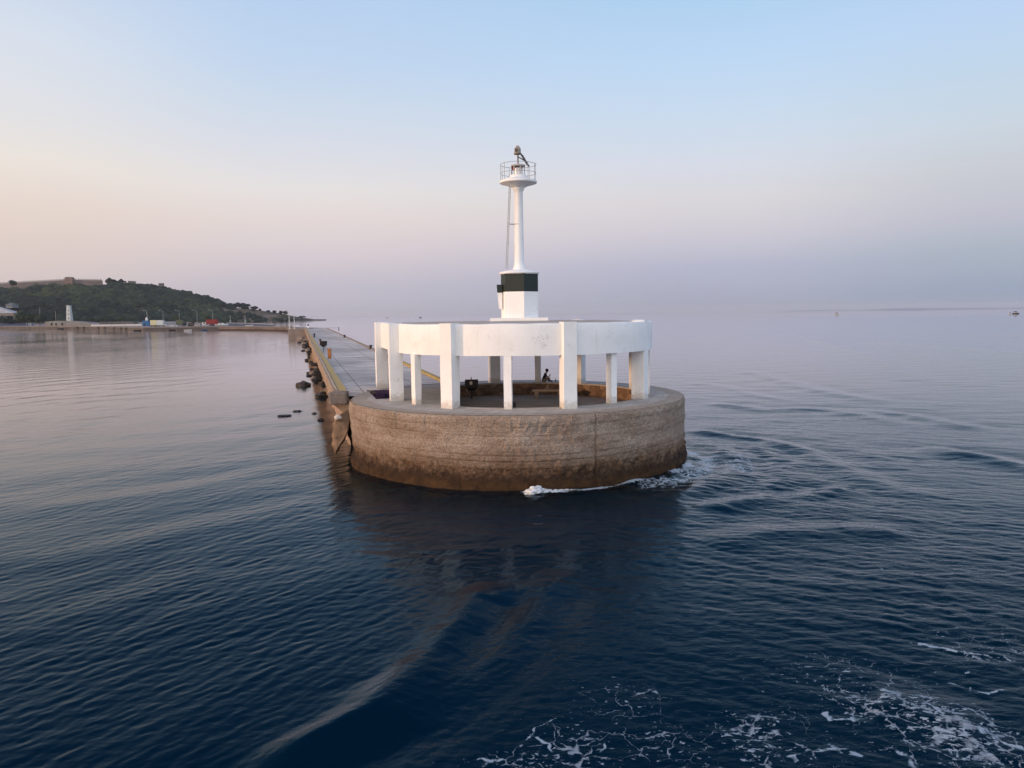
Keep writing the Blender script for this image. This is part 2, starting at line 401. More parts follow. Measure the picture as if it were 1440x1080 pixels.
def water_mat():
    t = NT('sea water')
    def attr(n):
        a = t.N('ShaderNodeAttribute'); a.attribute_name = n; return a.outputs['Fac']
    v = t.coord(); v2 = t.coord((.42, 1.25, 1)); 
    h = t.math('ADD', t.math('MULTIPLY', t.noise(v2, 2.0, 3, .6, .5), .55), t.math('ADD', t.math('MULTIPLY', t.noise(t.coord((.7, 1.1, 1)), 7., 3, .6, .6), .26), t.math('MULTIPLY', t.noise(v, 17., 3, .6), .10)))
    h = t.math('ADD', h, t.math('MULTIPLY', t.noise(t.coord((.5, 1., 1)), .55, 3, .5), .6))
    b = t.N('ShaderNodeBump'); b.inputs['Distance'].default_value = .17
    t.L(h, b.inputs['Height']); t.L(t.math('MULTIPLY', t.math('MULTIPLY', attr('chop'), t.math('ADD', attr('slick'), .45)), .24), b.inputs['Strength'])
    deep = t.N('ShaderNodeBsdfDiffuse'); t.L(t.mix(t.range(attr('foam'), .2, .8, 0, .8), (.0006, .0112, .0245), (.0035, .026, .040)), deep.inputs['Color'])
    tr = t.N('ShaderNodeBsdfTransparent'); tr.inputs['Color'].default_value = (.50, .60, .50, 1)
    body = t.N('ShaderNodeMixShader'); t.L(t.math('MULTIPLY', attr('clear'), .92, clamp=True), body.inputs[0]); t.L(deep.outputs[0], body.inputs[1]); t.L(tr.outputs[0], body.inputs[2])
    gl = t.N('ShaderNodeBsdfGlossy'); gl.inputs['Roughness'].default_value = .022; gl.inputs['Color'].default_value = (.91, .97, 1, 1)
    fr = t.N('ShaderNodeFresnel'); fr.inputs['IOR'].default_value = 1.333
    t.L(t.mix(t.range(fr.outputs[0], .05, .5), (.66, .88, 1.), (1., .98, 1.)), gl.inputs['Color'])
    for n in (gl, fr, deep): t.L(b.outputs[0], n.inputs['Normal'])
    w = t.N('ShaderNodeMixShader'); ff = fr.outputs[0]; ff = t.math('MULTIPLY', ff, t.math('ADD', t.math('MULTIPLY', ff, t.math('SUBTRACT', 2.9, t.math('MULTIPLY', ff, 1.95))), .06), clamp=True); t.L(ff, w.inputs[0]); t.L(body.outputs[0], w.inputs[1]); t.L(gl.outputs[0], w.inputs[2])
    # foam: broken lace and blobs where the foam field is high
    f = attr('foam')
    wrp = t.N('ShaderNodeVectorMath', operation='ADD'); nz = t.N('ShaderNodeTexNoise'); nz.inputs['Scale'].default_value = 1.3; nz.inputs['Detail'].default_value = 4; t.L(v, nz.inputs['Vector'])
    sc = t.N('ShaderNodeVectorMath', operation='SCALE'); t.L(nz.outputs['Color'], sc.inputs[0]); sc.inputs['Scale'].default_value = 1.1
    t.L(v, wrp.inputs[0]); t.L(sc.outputs[0], wrp.inputs[1])
    vo = t.N('ShaderNodeTexVoronoi'); vo.feature = 'DISTANCE_TO_EDGE'; vo.inputs['Scale'].default_value = 3.0; t.L(wrp.outputs[0], vo.inputs['Vector'])
    lace = t.range(vo.outputs['Distance'], 0., .20, 1., 0.)
    bl = t.noise(v, 9., 6, .70)
    gate = t.range(t.noise(v, 1.1, 3, .6), .36, .6, .35, 1.)
    pat = t.math('ADD', t.math('MULTIPLY', t.math('MULTIPLY', lace, gate), .30), t.math('MULTIPLY', bl, .80))
    m = t.math('MULTIPLY', t.range(t.math('ADD', pat, f), .98, 1.24), t.range(f, .16, .4))
    fk = attr('fleck'); b2 = t.noise(t.coord((.8, 1.25, 1)), 7.5, 5, .62, .5)
    m2 = t.range(t.math('ADD', b2, t.math('MULTIPLY', fk, .46)), .865, .955)
    # marbled threads where the water was churned most
    v3 = t.N('ShaderNodeTexVoronoi'); v3.feature = 'DISTANCE_TO_EDGE'; v3.inputs['Scale'].default_value = 1.35; t.L(wrp.outputs[0], v3.inputs['Vector'])
    thick = t.math('MULTIPLY', t.range(t.noise(v, 2.3, 4, .65), .40, .72), t.range(fk, .48, .80))
    m3 = t.math('MULTIPLY', t.range(t.math('DIVIDE', v3.outputs['Distance'], t.math('MAXIMUM', t.math('MULTIPLY', thick, .20), .0001)), .15, 1.3, 1., 0.), t.range(b2, .30, .50))
    m = t.math('MAXIMUM', m, t.math('MULTIPLY', t.math('MAXIMUM', m2, t.math('MULTIPLY', m3, .72)), t.range(fk, .1, .3)))
    m = t.math('MULTIPLY', m, .54)
    wd = t.N('ShaderNodeBsdfDiffuse'); wd.inputs['Color'].default_value = (.60, .70, .80, 1)
    fin = t.N('ShaderNodeMixShader'); t.L(m, fin.inputs[0]); t.L(w.outputs[0], fin.inputs[1]); t.L(wd.outputs[0], fin.inputs[2])
    t.L(fin.outputs[0], t.out.inputs['Surface']); t.n.remove(t.b)
    return t.m
make_water()
sb = MB(); sb.lathe((0, 0), [(.01, -9), (400, -9)], 48)
tag(sb.build('seabed', simple('deep seabed', (.006, .012, .016), rough=1)), kind='structure')

# ------------------------------------------------------------------ the round pier head
def white_paint():
    t = NT('white wash'); v = t.coord()
    n1 = t.noise(v, 1.1, 6, .6); n2 = t.noise(t.coord((3, 3, .5)), 2.2, 6, .7)
    c = t.ramp(n1, [(.3, (.79, .785, .77)), (.7, (.87, .865, .855))])
    c = t.mix(t.range(n2, .60, .80, 0, .38), c, (.58, .55, .50))
    cr = t.N('ShaderNodeTexVoronoi'); cr.feature = 'DISTANCE_TO_EDGE'; cr.inputs['Scale'].default_value = .55
    wv = t.N('ShaderNodeVectorMath', operation='ADD'); nz = t.N('ShaderNodeTexNoise'); nz.inputs['Scale'].default_value = 3; nz.inputs['Detail'].default_value = 6
    t.L(v, wv.inputs[0]); t.L(v, nz.inputs['Vector']); t.L(nz.outputs['Color'], wv.inputs[1]); t.L(wv.outputs[0], cr.inputs['Vector'])
    crack = t.math('MULTIPLY', t.range(cr.outputs['Distance'], 0, .012, 1, 0), t.range(t.noise(v, .9, 2), .52, .62))
    c = t.mix(t.math('MULTIPLY', crack, .55), c, (.33, .30, .27))
    dr = t.range(t.noise(t.coord((5, 5, .22)), 1.6, 4, .6), .60, .74)
    c = t.mix(t.math('MULTIPLY', dr, .30), c, (.50, .43, .36))
    gp = t.N('ShaderNodeNewGeometry'); sz = t.N('ShaderNodeSeparateXYZ'); t.L(gp.outputs['Position'], sz.inputs[0])
    ft = t.range(t.math('ADD', sz.outputs[2], t.math('MULTIPLY', t.noise(v, 4, 6, .75), -1.1)), DECK-.45, DECK-.05, .6, 0.)
    c = t.mix(ft, c, (.44, .38, .31))
    pk = t.range(t.noise(v, 7, 4, .6), .70, .76)
    c = t.mix(t.math('MULTIPLY', pk, .5), c, (.42, .39, .35))
    t.set(c, .75, .25)
    t.bump(t.math('ADD', t.noise(v, 5, 6, .6), t.math('MULTIPLY', crack, -.3)), .35, .035)
    return t.m
WHITE = white_paint()
def drum_mat():
    t = NT('weathered cast concrete'); v = t.coord(); g = t.N('ShaderNodeNewGeometry'); s = t.N('ShaderNodeSeparateXYZ'); t.L(g.outputs['Position'], s.inputs[0])
    z = s.outputs[2]
    fine = t.noise(t.coord((1, 1, 1.7)), 17, 8, .78); mid = t.noise(t.coord((1, 1, 2.2)), .55, 6, .62); band = t.noise(t.coord((.16, .16, 7)), 1., 5, .6)
    c = t.ramp(mid, [(.30, (.29, .205, .15)), (.52, (.43, .34, .27)), (.72, (.53, .445, .37))])
    c = t.mix(t.range(band, .52, .66, 0, .34), c, (.22, .17, .14))
    c = t.mix(t.range(fine, .40, .56, .8, 0), c, (.085, .055, .04))
    c = t.mix(t.range(t.noise(v, 14, 4, .7), .60, .70, 0, .55), c, (.55, .47, .38))
    # tide marks: rusty brown weed, then a dark wet foot
    zz = t.math('ADD', z, t.math('MULTIPLY', t.math('SUBTRACT', t.noise(v, 1.9, 10, .82), .5), 2.0))
    c = t.mix(t.range(zz, 2.1, .7, 0, .85), c, t.ramp(t.noise(v, 7, 6, .75), [(.38, (.055, .026, .014)), (.62, (.22, .125, .065))]))
    c = t.mix(t.range(zz, 1.2, .5, 0, .92), c, t.ramp(t.noise(v, 3.5, 6, .7), [(.35, (.012, .007, .005)), (.7, (.05, .026, .014))]))
    c = t.mix(t.range(t.math('ADD', z, t.math('MULTIPLY', t.math('SUBTRACT', t.noise(v, 2., 4), .5), .25)), .52, .28, 0, .8), c, t.ramp(t.noise(v, 2.2, 5, .6), [(.35, (.026, .014, .007)), (.7, (.085, .045, .017))]))
    t.set(c, .9, .2)
    t.bump(t.math('ADD', t.noise(v, 11, 8, .75), t.math('MULTIPLY', t.noise(t.coord((.6, .6, 6)), 2, 5, .6), .3)), 1., .085)
    return t.m
DRUM = drum_mat()
head = thing('harbour_mole', 'round concrete end of the pier with weathered brown wall, carrying the white pavilion', 'mole', (CD.x, CD.y, 0))
def make_drum():
    th = np.linspace(-math.pi, math.pi, 1900, endpoint=False); zs = np.concatenate([np.linspace(-1.6, -.2, 8, endpoint=False), np.linspace(-.2, DECK-.06, 104)])
    T, Zz = np.meshgrid(th, zs, indexing='xy'); s = T*RD
    wob = .10*vnoise(s/9, Zz*0, 0, 4)
    r = RD+0*T
    r += .035*fbm(s*.8, Zz*.8, 0, 1, 3)+.022*fbm(s*5, Zz*5, 0, 2, 3)
    for zl, dp in ((3.05, .03), (2.62, .05), (2.2, .025), (1.72, .03), (1.42, .055), (1.05, .03)):
        r -= 1.25*dp*np.exp(-((Zz-zl-wob-.03*vnoise(s/2, 0*s, 0, 8))/.022)**2)*np.clip(.65+.8*vnoise(s/3, Zz*0+zl, 0, 15), 0, 1.3)
        r += .018*np.tanh((Zz-zl-wob)/.05)*np.sign(vnoise(np.floor(zl*9)*np.ones_like(s), s/14, 0, 6))
    # eroded foot with loose stones showing, swept smooth where the water runs
    ero = np.clip((1.45-Zz)/.6, 0, 1)*np.clip((Zz-.5)/.25, 0, 1)
    r += ero*(.09*np.maximum(fbm(s*2.6, Zz*2.6, 0, 20, 2), 0)-.10)
    st = np.clip(vnoise(s*3.1, Zz*3.1, 0, 23)-.45, 0, 1)*np.clip((T-.2)/.2, 0, 1)*np.exp(-((Zz-.95)/.28)**2); r += .35*st
    r += np.clip((.55-Zz)/.7, 0, 1)*.16
    ta = math.atan2(gnd(811, 600, 2.9).x-CD.x, -(gnd(811, 600, 2.9).y-CD.y)); ta = .385
    r -= .10*np.exp(-((s-ta*RD-.03*vnoise(Zz*2, 0*Zz, 0, 3))/.035)**2)           # pour joint
    # old letters cast into the wall, worn almost flat
    def stroke(p, q, w=.03, d=.022):
        nonlocal r
        ex, ez = q[0]-p[0], q[1]-p[1]; tt = np.clip(((s-p[0])*ex+(Zz-p[1])*ez)/(ex*ex+ez*ez), 0, 1)
        dd = np.hypot(s-p[0]-ex*tt, Zz-p[1]-ez*tt); r -= d*np.exp(-(dd/w)**2)
    def sx(px): 
        # arc length on the wall for a picture column
        from_c = [(abs((CD.x+RD*math.sin(a))/(CD.y-RD*math.cos(a))*1074.5+720-px), a) for a in np.linspace(-1, 1, 4001)]
        return min(from_c)[1]*RD
    zt, zb = 3.18, 2.74; u = sx
    L = [((u(720), zb), (u(720), zt)), ((u(720), zt), (u(727), zt)), ((u(757), zb), (u(757), zt)), ((u(769), zb), (u(769), zt)), ((u(769), (zt+zb)/2), (u(778), zt)), ((u(769), (zt+zb)/2), (u(781), zb)),
         ((u(790), zb), (u(796), zt)), ((u(796), zt), (u(803), zb)), ((u(792), zb+.15), (u(801), zb+.15))]
    for p, q in L: stroke(p, q)
    # rounded upper edge
    r -= np.clip((Zz-(DECK-.22))/.22, 0, 1)**2*.10+.05*np.clip((Zz-(DECK-.3))/.3, 0, 1)*np.maximum(fbm(s*1.5, 0*s, 0, 41, 3), 0)
    x = CD.x+r*np.sin(T); y = CD.y-r*np.cos(T)
    v = np.stack([x, y, Zz], -1).reshape(-1, 3)
    raw('wall', v, grid_faces(len(zs), len(th), True), DRUM, head)
make_drum()
def deck_mat():
    t = NT('pale paving with concrete kerb'); v = t.coord(); s = t.N('ShaderNodeSeparateXYZ'); t.L(v, s.inputs[0])
    rr = t.math('SQRT', t.math('ADD', t.math('MULTIPLY', s.outputs[0], s.outputs[0]), t.math('MULTIPLY', s.outputs[1], s.outputs[1])))
    br = t.N('ShaderNodeTexBrick'); br.offset = .0; br.inputs['Scale'].default_value = 1.; br.inputs['Brick Width'].default_value = .6; br.inputs['Row Height'].default_value = .6
    br.inputs['Mortar Size'].default_value = .012; br.inputs['Color1'].default_value = (.50, .465, .43, 1); br.inputs['Color2'].default_value = (.41, .38, .35, 1); br.inputs['Mortar'].default_value = (.22, .195, .17, 1)
    mp = t.coord(); mp.node.inputs['Rotation'].default_value = (0, 0, R(15)); t.L(mp, br.inputs['Vector'])
    n = t.noise(v, 1.6, 7, .65)
    tile = t.mix(t.range(n, .35, .65, .0, .55), br.outputs['Color'], (.34, .305, .27))
    kerb = t.ramp(t.noise(v, 3, 8, .7), [(.3, (.26, .21, .165)), (.7, (.44, .375, .31))])
    e = t.math('ADD', rr, t.math('MULTIPLY', t.math('SUBTRACT', n, .5), .35))
    c = t.mix(t.range(e, 8.55, 8.75), tile, kerb)
    t.set(c, .85, .25); t.bump(t.math('ADD', t.noise(v, 16, 6, .7), t.math('MULTIPLY', br.outputs['Fac'], -.6)), .5, .02)
    return t.m
RI = 7.1
FLOOR = DECK-.82
cutA = Vector((-2.85, 0)); cutB = Vector((-4.0, 0))
def arc_pts():
    # boundary of the sunken floor: circle about CO cut by a straight edge on the left
    def yc(x, s): return CO.y+s*math.sqrt(RI**2-(x-CO.x)**2)
    a0 = math.atan2(cutA.x-CO.x, -(yc(cutA.x, -1)-CO.y)); a1 = math.atan2(cutB.x-CO.x, -(yc(cutB.x, 1)-CO.y))
    if a1 < a0: a1 += 2*math.pi
    return [(CO.x+RI*math.sin(a), CO.y-RI*math.cos(a)) for a in np.linspace(a0, a1, 90)]
ARC = arc_pts()
PIT_POLY = [(-7.7, 42.98), (-7.08, 43.12), (-6.92, 43.55), (-6.25, 43.7), (-7.6, 48.35), (-9.08, 47.95)]
def fill_holes(name, outer, holes, z, mat, parent):
    bm = bmesh.new(); es = []
    for lp in [outer]+holes:
        vv = [bm.verts.new((p[0], p[1], z)) for p in lp]
        es += [bm.edges.new((vv[i], vv[(i+1) % len(vv)])) for i in range(len(vv))]
    bmesh.ops.triangle_fill(bm, edges=es, use_beauty=True, use_dissolve=False)
    for f in bm.faces:
        if f.normal.z < 0: f.normal_flip()
    off = parent_loc(parent)
    for v in bm.verts: v.co -= off
    me = bpy.data.meshes.new(name); bm.to_mesh(me); bm.free(); me.materials.append(mat)
    o = bpy.data.objects.new(name, me); COL.objects.link(o); o.parent = parent; return o
fill_holes('deck', [(CD.x+(RD-.10)*math.sin(a), CD.y-(RD-.10)*math.cos(a)) for a in np.linspace(-math.pi, math.pi, 220, endpoint=False)], [ARC, PIT_POLY], DECK-.012, deck_mat(), head)
# rim between deck sheet and wall top
rm = MB(); n = 400
ri_, ro_ = RD-.104, RD-.085
vs_ = []
for i in range(n):
    a = 2*math.pi*i/n
    for q, zz in ((ri_-.01, DECK-.02), (RD-.13, DECK-.006), (RD-.06, DECK-.05), (RD-.14, DECK-.18)):
        vs_.append((CD.x+(q+.02*math.sin(i*1.7))*math.sin(a), CD.y-(q+.02*math.sin(i*1.7))*math.cos(a), zz+.006*math.sin(i*2.3)))
rm.add(vs_, [(i*4+k, ((i+1) % n)*4+k, ((i+1) % n)*4+k+1, i*4+k+1) for i in range(n) for k in range(3)])
rm.build('rim', simple('worn concrete edge', (.36, .30, .24), (.22, .17, .13), .9, 4, .6, 14), head, smooth='all')
def stone_mat():
    t = NT('rough stone facing'); v = t.coord((1, 1, 1.25))
    wv = t.N('ShaderNodeVectorMath', operation='ADD'); nz = t.N('ShaderNodeTexNoise'); nz.inputs['Scale'].default_value = 3; sc = t.N('ShaderNodeVectorMath', operation='SCALE'); sc.inputs['Scale'].default_value = .25
    t.L(v, nz.inputs['Vector']); t.L(nz.outputs['Color'], sc.inputs[0]); t.L(v, wv.inputs[0]); t.L(sc.outputs[0], wv.inputs[1])
    a = t.N('ShaderNodeTexVoronoi'); a.inputs['Scale'].default_value = 2.2; e = t.N('ShaderNodeTexVoronoi'); e.feature = 'DISTANCE_TO_EDGE'; e.inputs['Scale'].default_value = 2.2
    for q in (a, e): t.L(wv.outputs[0], q.inputs['Vector'])
    sp_ = t.N('ShaderNodeSeparateColor'); t.L(a.outputs['Color'], sp_.inputs[0])
    c = t.ramp(sp_.outputs[0], [(.0, (.12, .07, .045)), (.4, (.24, .14, .085)), (.75, (.32, .20, .12)), (1., (.38, .29, .22))])
    c = t.mix(t.range(t.noise(v, 4, 5), .4, .65, .45, 0), c, (.09, .055, .04))
    c = t.mix(t.range(e.outputs['Distance'], 0, .05, .7, 0), c, (.15, .11, .085))
    t.set(c, .9, .2); t.bump(t.range(e.outputs['Distance'], 0, .08), .8, .04); return t.m
STONE = stone_mat()
sw = MB()
for i in range(len(ARC)-1):
    (x0, y0), (x1, y1) = ARC[i], ARC[i+1]
    sw.add([(x0, y0, FLOOR), (x1, y1, FLOOR), (x1, y1, DECK-.012), (x0, y0, DECK-.012)], [(0, 1, 2, 3)])
(x0, y0), (x1, y1) = ARC[-1], ARC[0]
sw.add([(x0, y0, FLOOR), (x1, y1, FLOOR), (x1, y1, DECK-.012), (x0, y0, DECK-.012)], [(0, 1, 2, 3)])
sw.build('inner_wall', STONE, head)
cp = MB()           # thin coping round the sunken floor
for i in range(len(ARC)-1):
    (x0, y0), (x1, y1) = ARC[i], ARC[i+1]
    def inn(p, k): d = Vector(p)-CO; return CO+d*(1+k/d.length)
    a, b = inn((x0, y0), -.05), inn((x1, y1), -.05); c, d = inn((x0, y0), .30), inn((x1, y1), .30)
    cp.add([(a.x, a.y, DECK+.02), (b.x, b.y, DECK+.02), (d.x, d.y, DECK+.02), (c.x, c.y, DECK+.02), (a.x, a.y, DECK-.07), (b.x, b.y, DECK-.07), (d.x, d.y, DECK-.011), (c.x, c.y, DECK-.011)], [(0,1,2,3), (4,5,1,0), (2,6,7,3)])
cp.build('coping', simple('grey coping', (.42, .39, .36), (.30, .27, .25), .85, 3, .4), head)
MB().add([(p[0], p[1], FLOOR) for p in ARC], [tuple(range(len(ARC)))]).build('floor', simple('dusty floor screed', (.40, .32, .26), (.27, .21, .17), .9, 1.2, .3, 10), head)
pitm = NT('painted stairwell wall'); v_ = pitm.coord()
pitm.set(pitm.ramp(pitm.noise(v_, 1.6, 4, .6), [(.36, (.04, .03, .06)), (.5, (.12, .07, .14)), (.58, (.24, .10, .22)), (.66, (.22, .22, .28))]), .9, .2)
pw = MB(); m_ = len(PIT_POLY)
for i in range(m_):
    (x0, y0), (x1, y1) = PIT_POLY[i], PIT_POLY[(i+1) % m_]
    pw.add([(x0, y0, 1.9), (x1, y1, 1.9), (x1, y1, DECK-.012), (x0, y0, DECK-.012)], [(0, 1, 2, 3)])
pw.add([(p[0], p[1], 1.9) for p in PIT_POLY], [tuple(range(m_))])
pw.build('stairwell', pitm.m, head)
# drowned ledge round the foot of the wall
def ledge():
    th = np.linspace(-2.3, 2.3, 260); q = np.linspace(0, 1, 26); T, Q = np.meshgrid(th, q, indexing='xy')
    w = 2.5+.9*vnoise(T*4, 0*T, 0, 2)+.8*np.clip(T, 0, 1)
    r = RD-.2+Q*w; z = -.22-.5*Q-2.2*np.clip(Q-.86, 0, 1)/.14+.14*fbm(T*14, Q*5, 0, 5, 3)
    z = np.minimum(z, -.12)
    v = np.stack([CD.x+r*np.sin(T), CD.y-r*np.cos(T), z], -1).reshape(-1, 3)
    raw('foot_ledge', v, grid_faces(len(q), len(th)), simple('weedy drowned concrete', (.19, .175, .105), (.06, .056, .03), .9, 1.3, .5, 6), head)
ledge()

# ------------------------------------------------------------------ pavilion
pav = thing('pavilion', 'white open pavilion with square pillars and a flat roof on the round pier head', 'pavilion', (CO.x, CO.y, DECK))
def pol(a, r): return Vector((CO.x+r*math.sin(a), CO.y-r*math.cos(a)))
RL = 7.48
PD = Vector((-.2665, .9638))                 # direction of the pier, seen from above
PN = Vector((-.9638, -.2665))                # towards the harbour side
VERT = [R(-74.7), R(-29.7), R(15.3), R(60.3), R(105.3), R(150.3), R(195.3)]
SHIFT = {0: (.12, -.8), 1: (-.09, 0.), 2: (.15, .06), 3: (-.14, .5), 4: (-.2, 0), 5: (.14, -.2), 6: (.1, 0)}
def pillar_box(m, c, n, w, d, z0, z1):
    t = Vector((-n.y, n.x)); m.prism([(c+t*w/2).to_tuple(), (c-t*w/2).to_tuple(), (c-t*w/2-n*d).to_tuple(), (c+t*w/2-n*d).to_tuple()], z0, z1)
BIGP = []
for i, a in enumerate(VERT):
    n = Vector((math.sin(a), -math.cos(a))); c = pol(a, 7.84)+Vector(SHIFT[i]); BIGP.append((c, n))
p1n = PN.copy(); p1c = Vector((-8.87, 49.8)); BIGP.append((p1c, p1n))
def post(name, c, n, w, d, z0, z1, bev):
    m = MB(); t = Vector((-n.y, n.x))
    # stacked rings so that the hand-plastered faces can wander a little
    ks = 9; vs = []
    for k in range(ks+1):
        z = z0+(z1-z0)*k/ks
        for a, b in ((1, 0), (-1, 0), (-1, 1), (1, 1)):
            q = c+t*a*w/2-n*b*d; q = q+Vector((mnoise.noise(Vector((q.x*2, q.y*2, z*1.1))), mnoise.noise(Vector((q.x*2+9, q.y*2, z*1.1)))))*.018
            vs.append((q.x, q.y, z))
    fs = [(k*4+j, k*4+(j+1) % 4, k*4+4+(j+1) % 4, k*4+4+j) for k in range(ks) for j in range(4)]+[(3, 2, 1, 0), tuple(ks*4+j for j in range(4))]
    m.add(vs, fs)
    return m.build(name, WHITE, pav, smooth=True, bevel=bev, seg=2)
for i, (c, n) in enumerate(BIGP):
    post('pillar', c, n, .68, .72, DECK-.02, ROOF+.03+(.01*i) % .03, .05)
MIDS = [R(a) for a in (-52.2, -7.2, 37.8, 82.8, 127.8, 172.8)]
MSH = [(.02, -.25), (.05, 0), (.03, .25), (-.12, 0), (0, 0), (.2, 0)]
for a, sft in zip(MIDS, MSH):
    n = Vector((math.sin(a), -math.cos(a))); post('post', pol(a, RL-.004)+Vector(sft), n, .39, .38, DECK-.02, LINT+.012, .03)
qn = (Vector((-4.25, 50.4))-CO).normalized(); post('post', Vector((-4.2, 50.45)), qn, .39, .38, DECK-.02, LINT+.012, .03)
def lintel(pts, th, z0, z1):
    """beam along a polyline of outer points, thickness inwards"""
    m = MB(); vs = []; k = len(pts)
    for i, p in enumerate(pts):
        p = Vector(p); d = (Vector(pts[min(i+1, k-1)])-Vector(pts[max(i-1, 0)])).normalized(); nn = Vector((-d.y, d.x))
        if nn.dot(CO-p) < 0: nn = -nn
        w = .012*mnoise.noise(Vector((p.x, p.y, 0))*1.3)
        q = p+nn*th; e = p-nn*(w); zt = z1+.03*mnoise.noise(Vector((p.x*.9, p.y*.9, 3)))
        zb = z0+.012*mnoise.noise(Vector((p.x*.7, p.y*.7, 8)))
        vs += [(e.x, e.y, zb), (e.x, e.y, (zb+zt)/2), (e.x, e.y, zt-.10), (e.x+nn.x*.03, e.y+nn.y*.03, zt-.035), (e.x+nn.x*.1, e.y+nn.y*.1, zt), (q.x, q.y, zt-.015), (q.x, q.y, zb)]
    c = 7
    fs = [(i*c+j, (i+1)*c+j, (i+1)*c+(j+1) % c, i*c+(j+1) % c) for i in range(k-1) for j in range(c)]+[tuple(range(c)), tuple((k-1)*c+j for j in range(c-1, -1, -1))]
    m.add(vs, fs); return m.build('lintel', WHITE, pav, smooth=True)
def arcseg(a0, a1, k=22): return [pol(a, RL).to_tuple() for a in np.linspace(a0, a1, k)]
for i in range(6): lintel(arcseg(VERT[i], VERT[i+1]), .42, LINT, ROOF)
P1o = p1c-p1n*.34; P2o = pol(VERT[0], RL)+Vector((.05, -.3)); BLo = pol(VERT[6], RL)
lintel([tuple(P2o.lerp(P1o, k/10)) for k in range(11)], .42, LINT+.004, ROOF+.004)
lintel([tuple(P1o.lerp(BLo, k/10)+(P1o.lerp(BLo, k/10)-CO).normalized()*1.0*math.sin(math.pi*k/10)) for k in range(11)], .42, LINT+.008, ROOF+.008)
rp = [pol(a, RL-.36).to_tuple() for a in np.linspace(VERT[0], VERT[6], 90)]+[tuple(BLo.lerp(P1o, .35)+(CO-P1o).normalized()*-.1), tuple(P1o+(CO-P1o).normalized()*.36)]
m = MB(); k = len(rp)
cz = Vector((CO.x, CO.y, ROOF+.085))
top = [(p[0], p[1], ROOF-.03) for p in rp]
mid = [(CO.x+(p[0]-CO.x)*.72, CO.y+(p[1]-CO.y)*.72, ROOF+.045+.02*mnoise.noise(Vector((p[0], p[1], 0))*.6)) for p in rp]
m.add(top+mid+[cz], [(i, (i+1) % k, k+(i+1) % k, k+i) for i in range(k)]+[(k+i, k+(i+1) % k, 2*k) for i in range(k)])
m.build('roof', simple('stained roof screed', (.50, .44, .38), (.34, .28, .23), .9, .8, .3, 8), pav, smooth='all')
MB().prism(rp, ROOF-.45, ROOF-.22).build('ceiling', simple('dingy ceiling plaster', (.55, .50, .45), (.42, .37, .32), .9, 1.5), pav)

# ------------------------------------------------------------------ beacon tower on the roof
TX, TY = .50, 45.2
bt = thing('beacon_tower', 'white harbour beacon on the pavilion roof with dark green band, slim column and railed gallery', 'lighthouse', (TX, TY, ROOF+.08))
def zt(py): return at(729, py, TY).z
HEXR = 1.13; HEXA = R(12.8)
def hexpts(r, a=HEXA): return [(TX+r*math.sin(a+R(60)*i), TY-r*math.cos(a+R(60)*i)) for i in range(6)]
GREEN = simple('dark green paint', (.016, .026, .022), (.010, .016, .014), .55, 1.5, .15, 12, .4)
zb0, zb1, zb2 = ROOF+.24, zt(410.5), zt(385.8)
MB().prism([(TX-1.72, TY-1.2), (TX+1.62, TY-1.3), (TX+1.7, TY+1.3), (TX-1.6, TY+1.3)], ROOF-.02, ROOF+.24).build('plinth', WHITE, bt, smooth=True, bevel=.05, rough=.03)
MB().prism(hexpts(HEXR), zb0, zb1).build('base', WHITE, bt, smooth=True, bevel=.025)
MB().prism(hexpts(HEXR+.004), zb1, zb2).build('green_band', GREEN, bt, smooth=True, bevel=.02)
MB().lathe((TX, TY), [(.1, zb2-.02), (1.02, zb2-.02), (1.17, zb2+.02), (1.19, zb2+.08), (1.13, zb2+.13), (.62, zb2+.24), (.5, zb2+.26)], 56).build('cap', WHITE, bt, smooth=True, rough=.02)
zc0 = zb2+.22; zc1 = zt(264.5)
MB().lathe((TX, TY), [(.40, zc0), (.39, zc0+.06), (.34, zc0+.16), (.295, zc0+.33), (.285, zc0+.5), (.28, zc0+1.2), (.272, zc0+2.2), (.262, zc0+3.2), (.255, zc1-.25), (.262, zc1-.2), (.33, zc1-.10), (.345, zc1-.05), (.345, zc1)], 40).build('column', WHITE, bt, smooth=True, rough=.006)
zr_ = zt(256.4)
MB().lathe((TX, TY), [(.33, zc1-.01), (.37, zc1+.02), (.62, zr_-.19), (.95, zr_-.10), (1.07, zr_-.06), (1.085, zr_+.01), (1.06, zr_+.07), (.9, zr_+.12), (.56, zr_+.23), (.50, zr_+.25), (.49, zr_+.36), (.45, zr_+.40), (.01, zr_+.41)], 56).build('gallery', WHITE, bt, smooth=True, rough=.012)
STEEL = simple('galvanised steel', (.42, .42, .42), (.25, .24, .24), .5, 6, 0, spec=.5)
rl = MB(); zl0, zl1 = zt(244), zt(231.6)
rl.ring((TX, TY, zl1), 1.03, .015, 56); rl.ring((TX, TY, zl0), 1.03, .013, 56)
rail = rl.build('railing', STEEL, bt, smooth=True)
for a in (-82, -50, 32, 66, 105, 140, 180, -150, -115):
    x_, y_ = TX+1.03*math.sin(R(a)), TY-1.03*math.cos(R(a))
    MB().tube([(x_, y_, zr_+.04), (x_, y_, zl1)], .014, 8).build('baluster', STEEL, rail, smooth=True)
zd = zr_+.40
lan = MB().lathe((TX, TY), [(.01, zl1+.06), (.12, zl1+.05), (.40, zl1-.02), (.42, zl1-.06), (.42, zl1-.10), (.1, zl1-.10)], 32).build('lantern', simple('weathered lantern metal', (.60, .56, .53), (.40, .34, .30), .7, 5), bt, smooth=True)
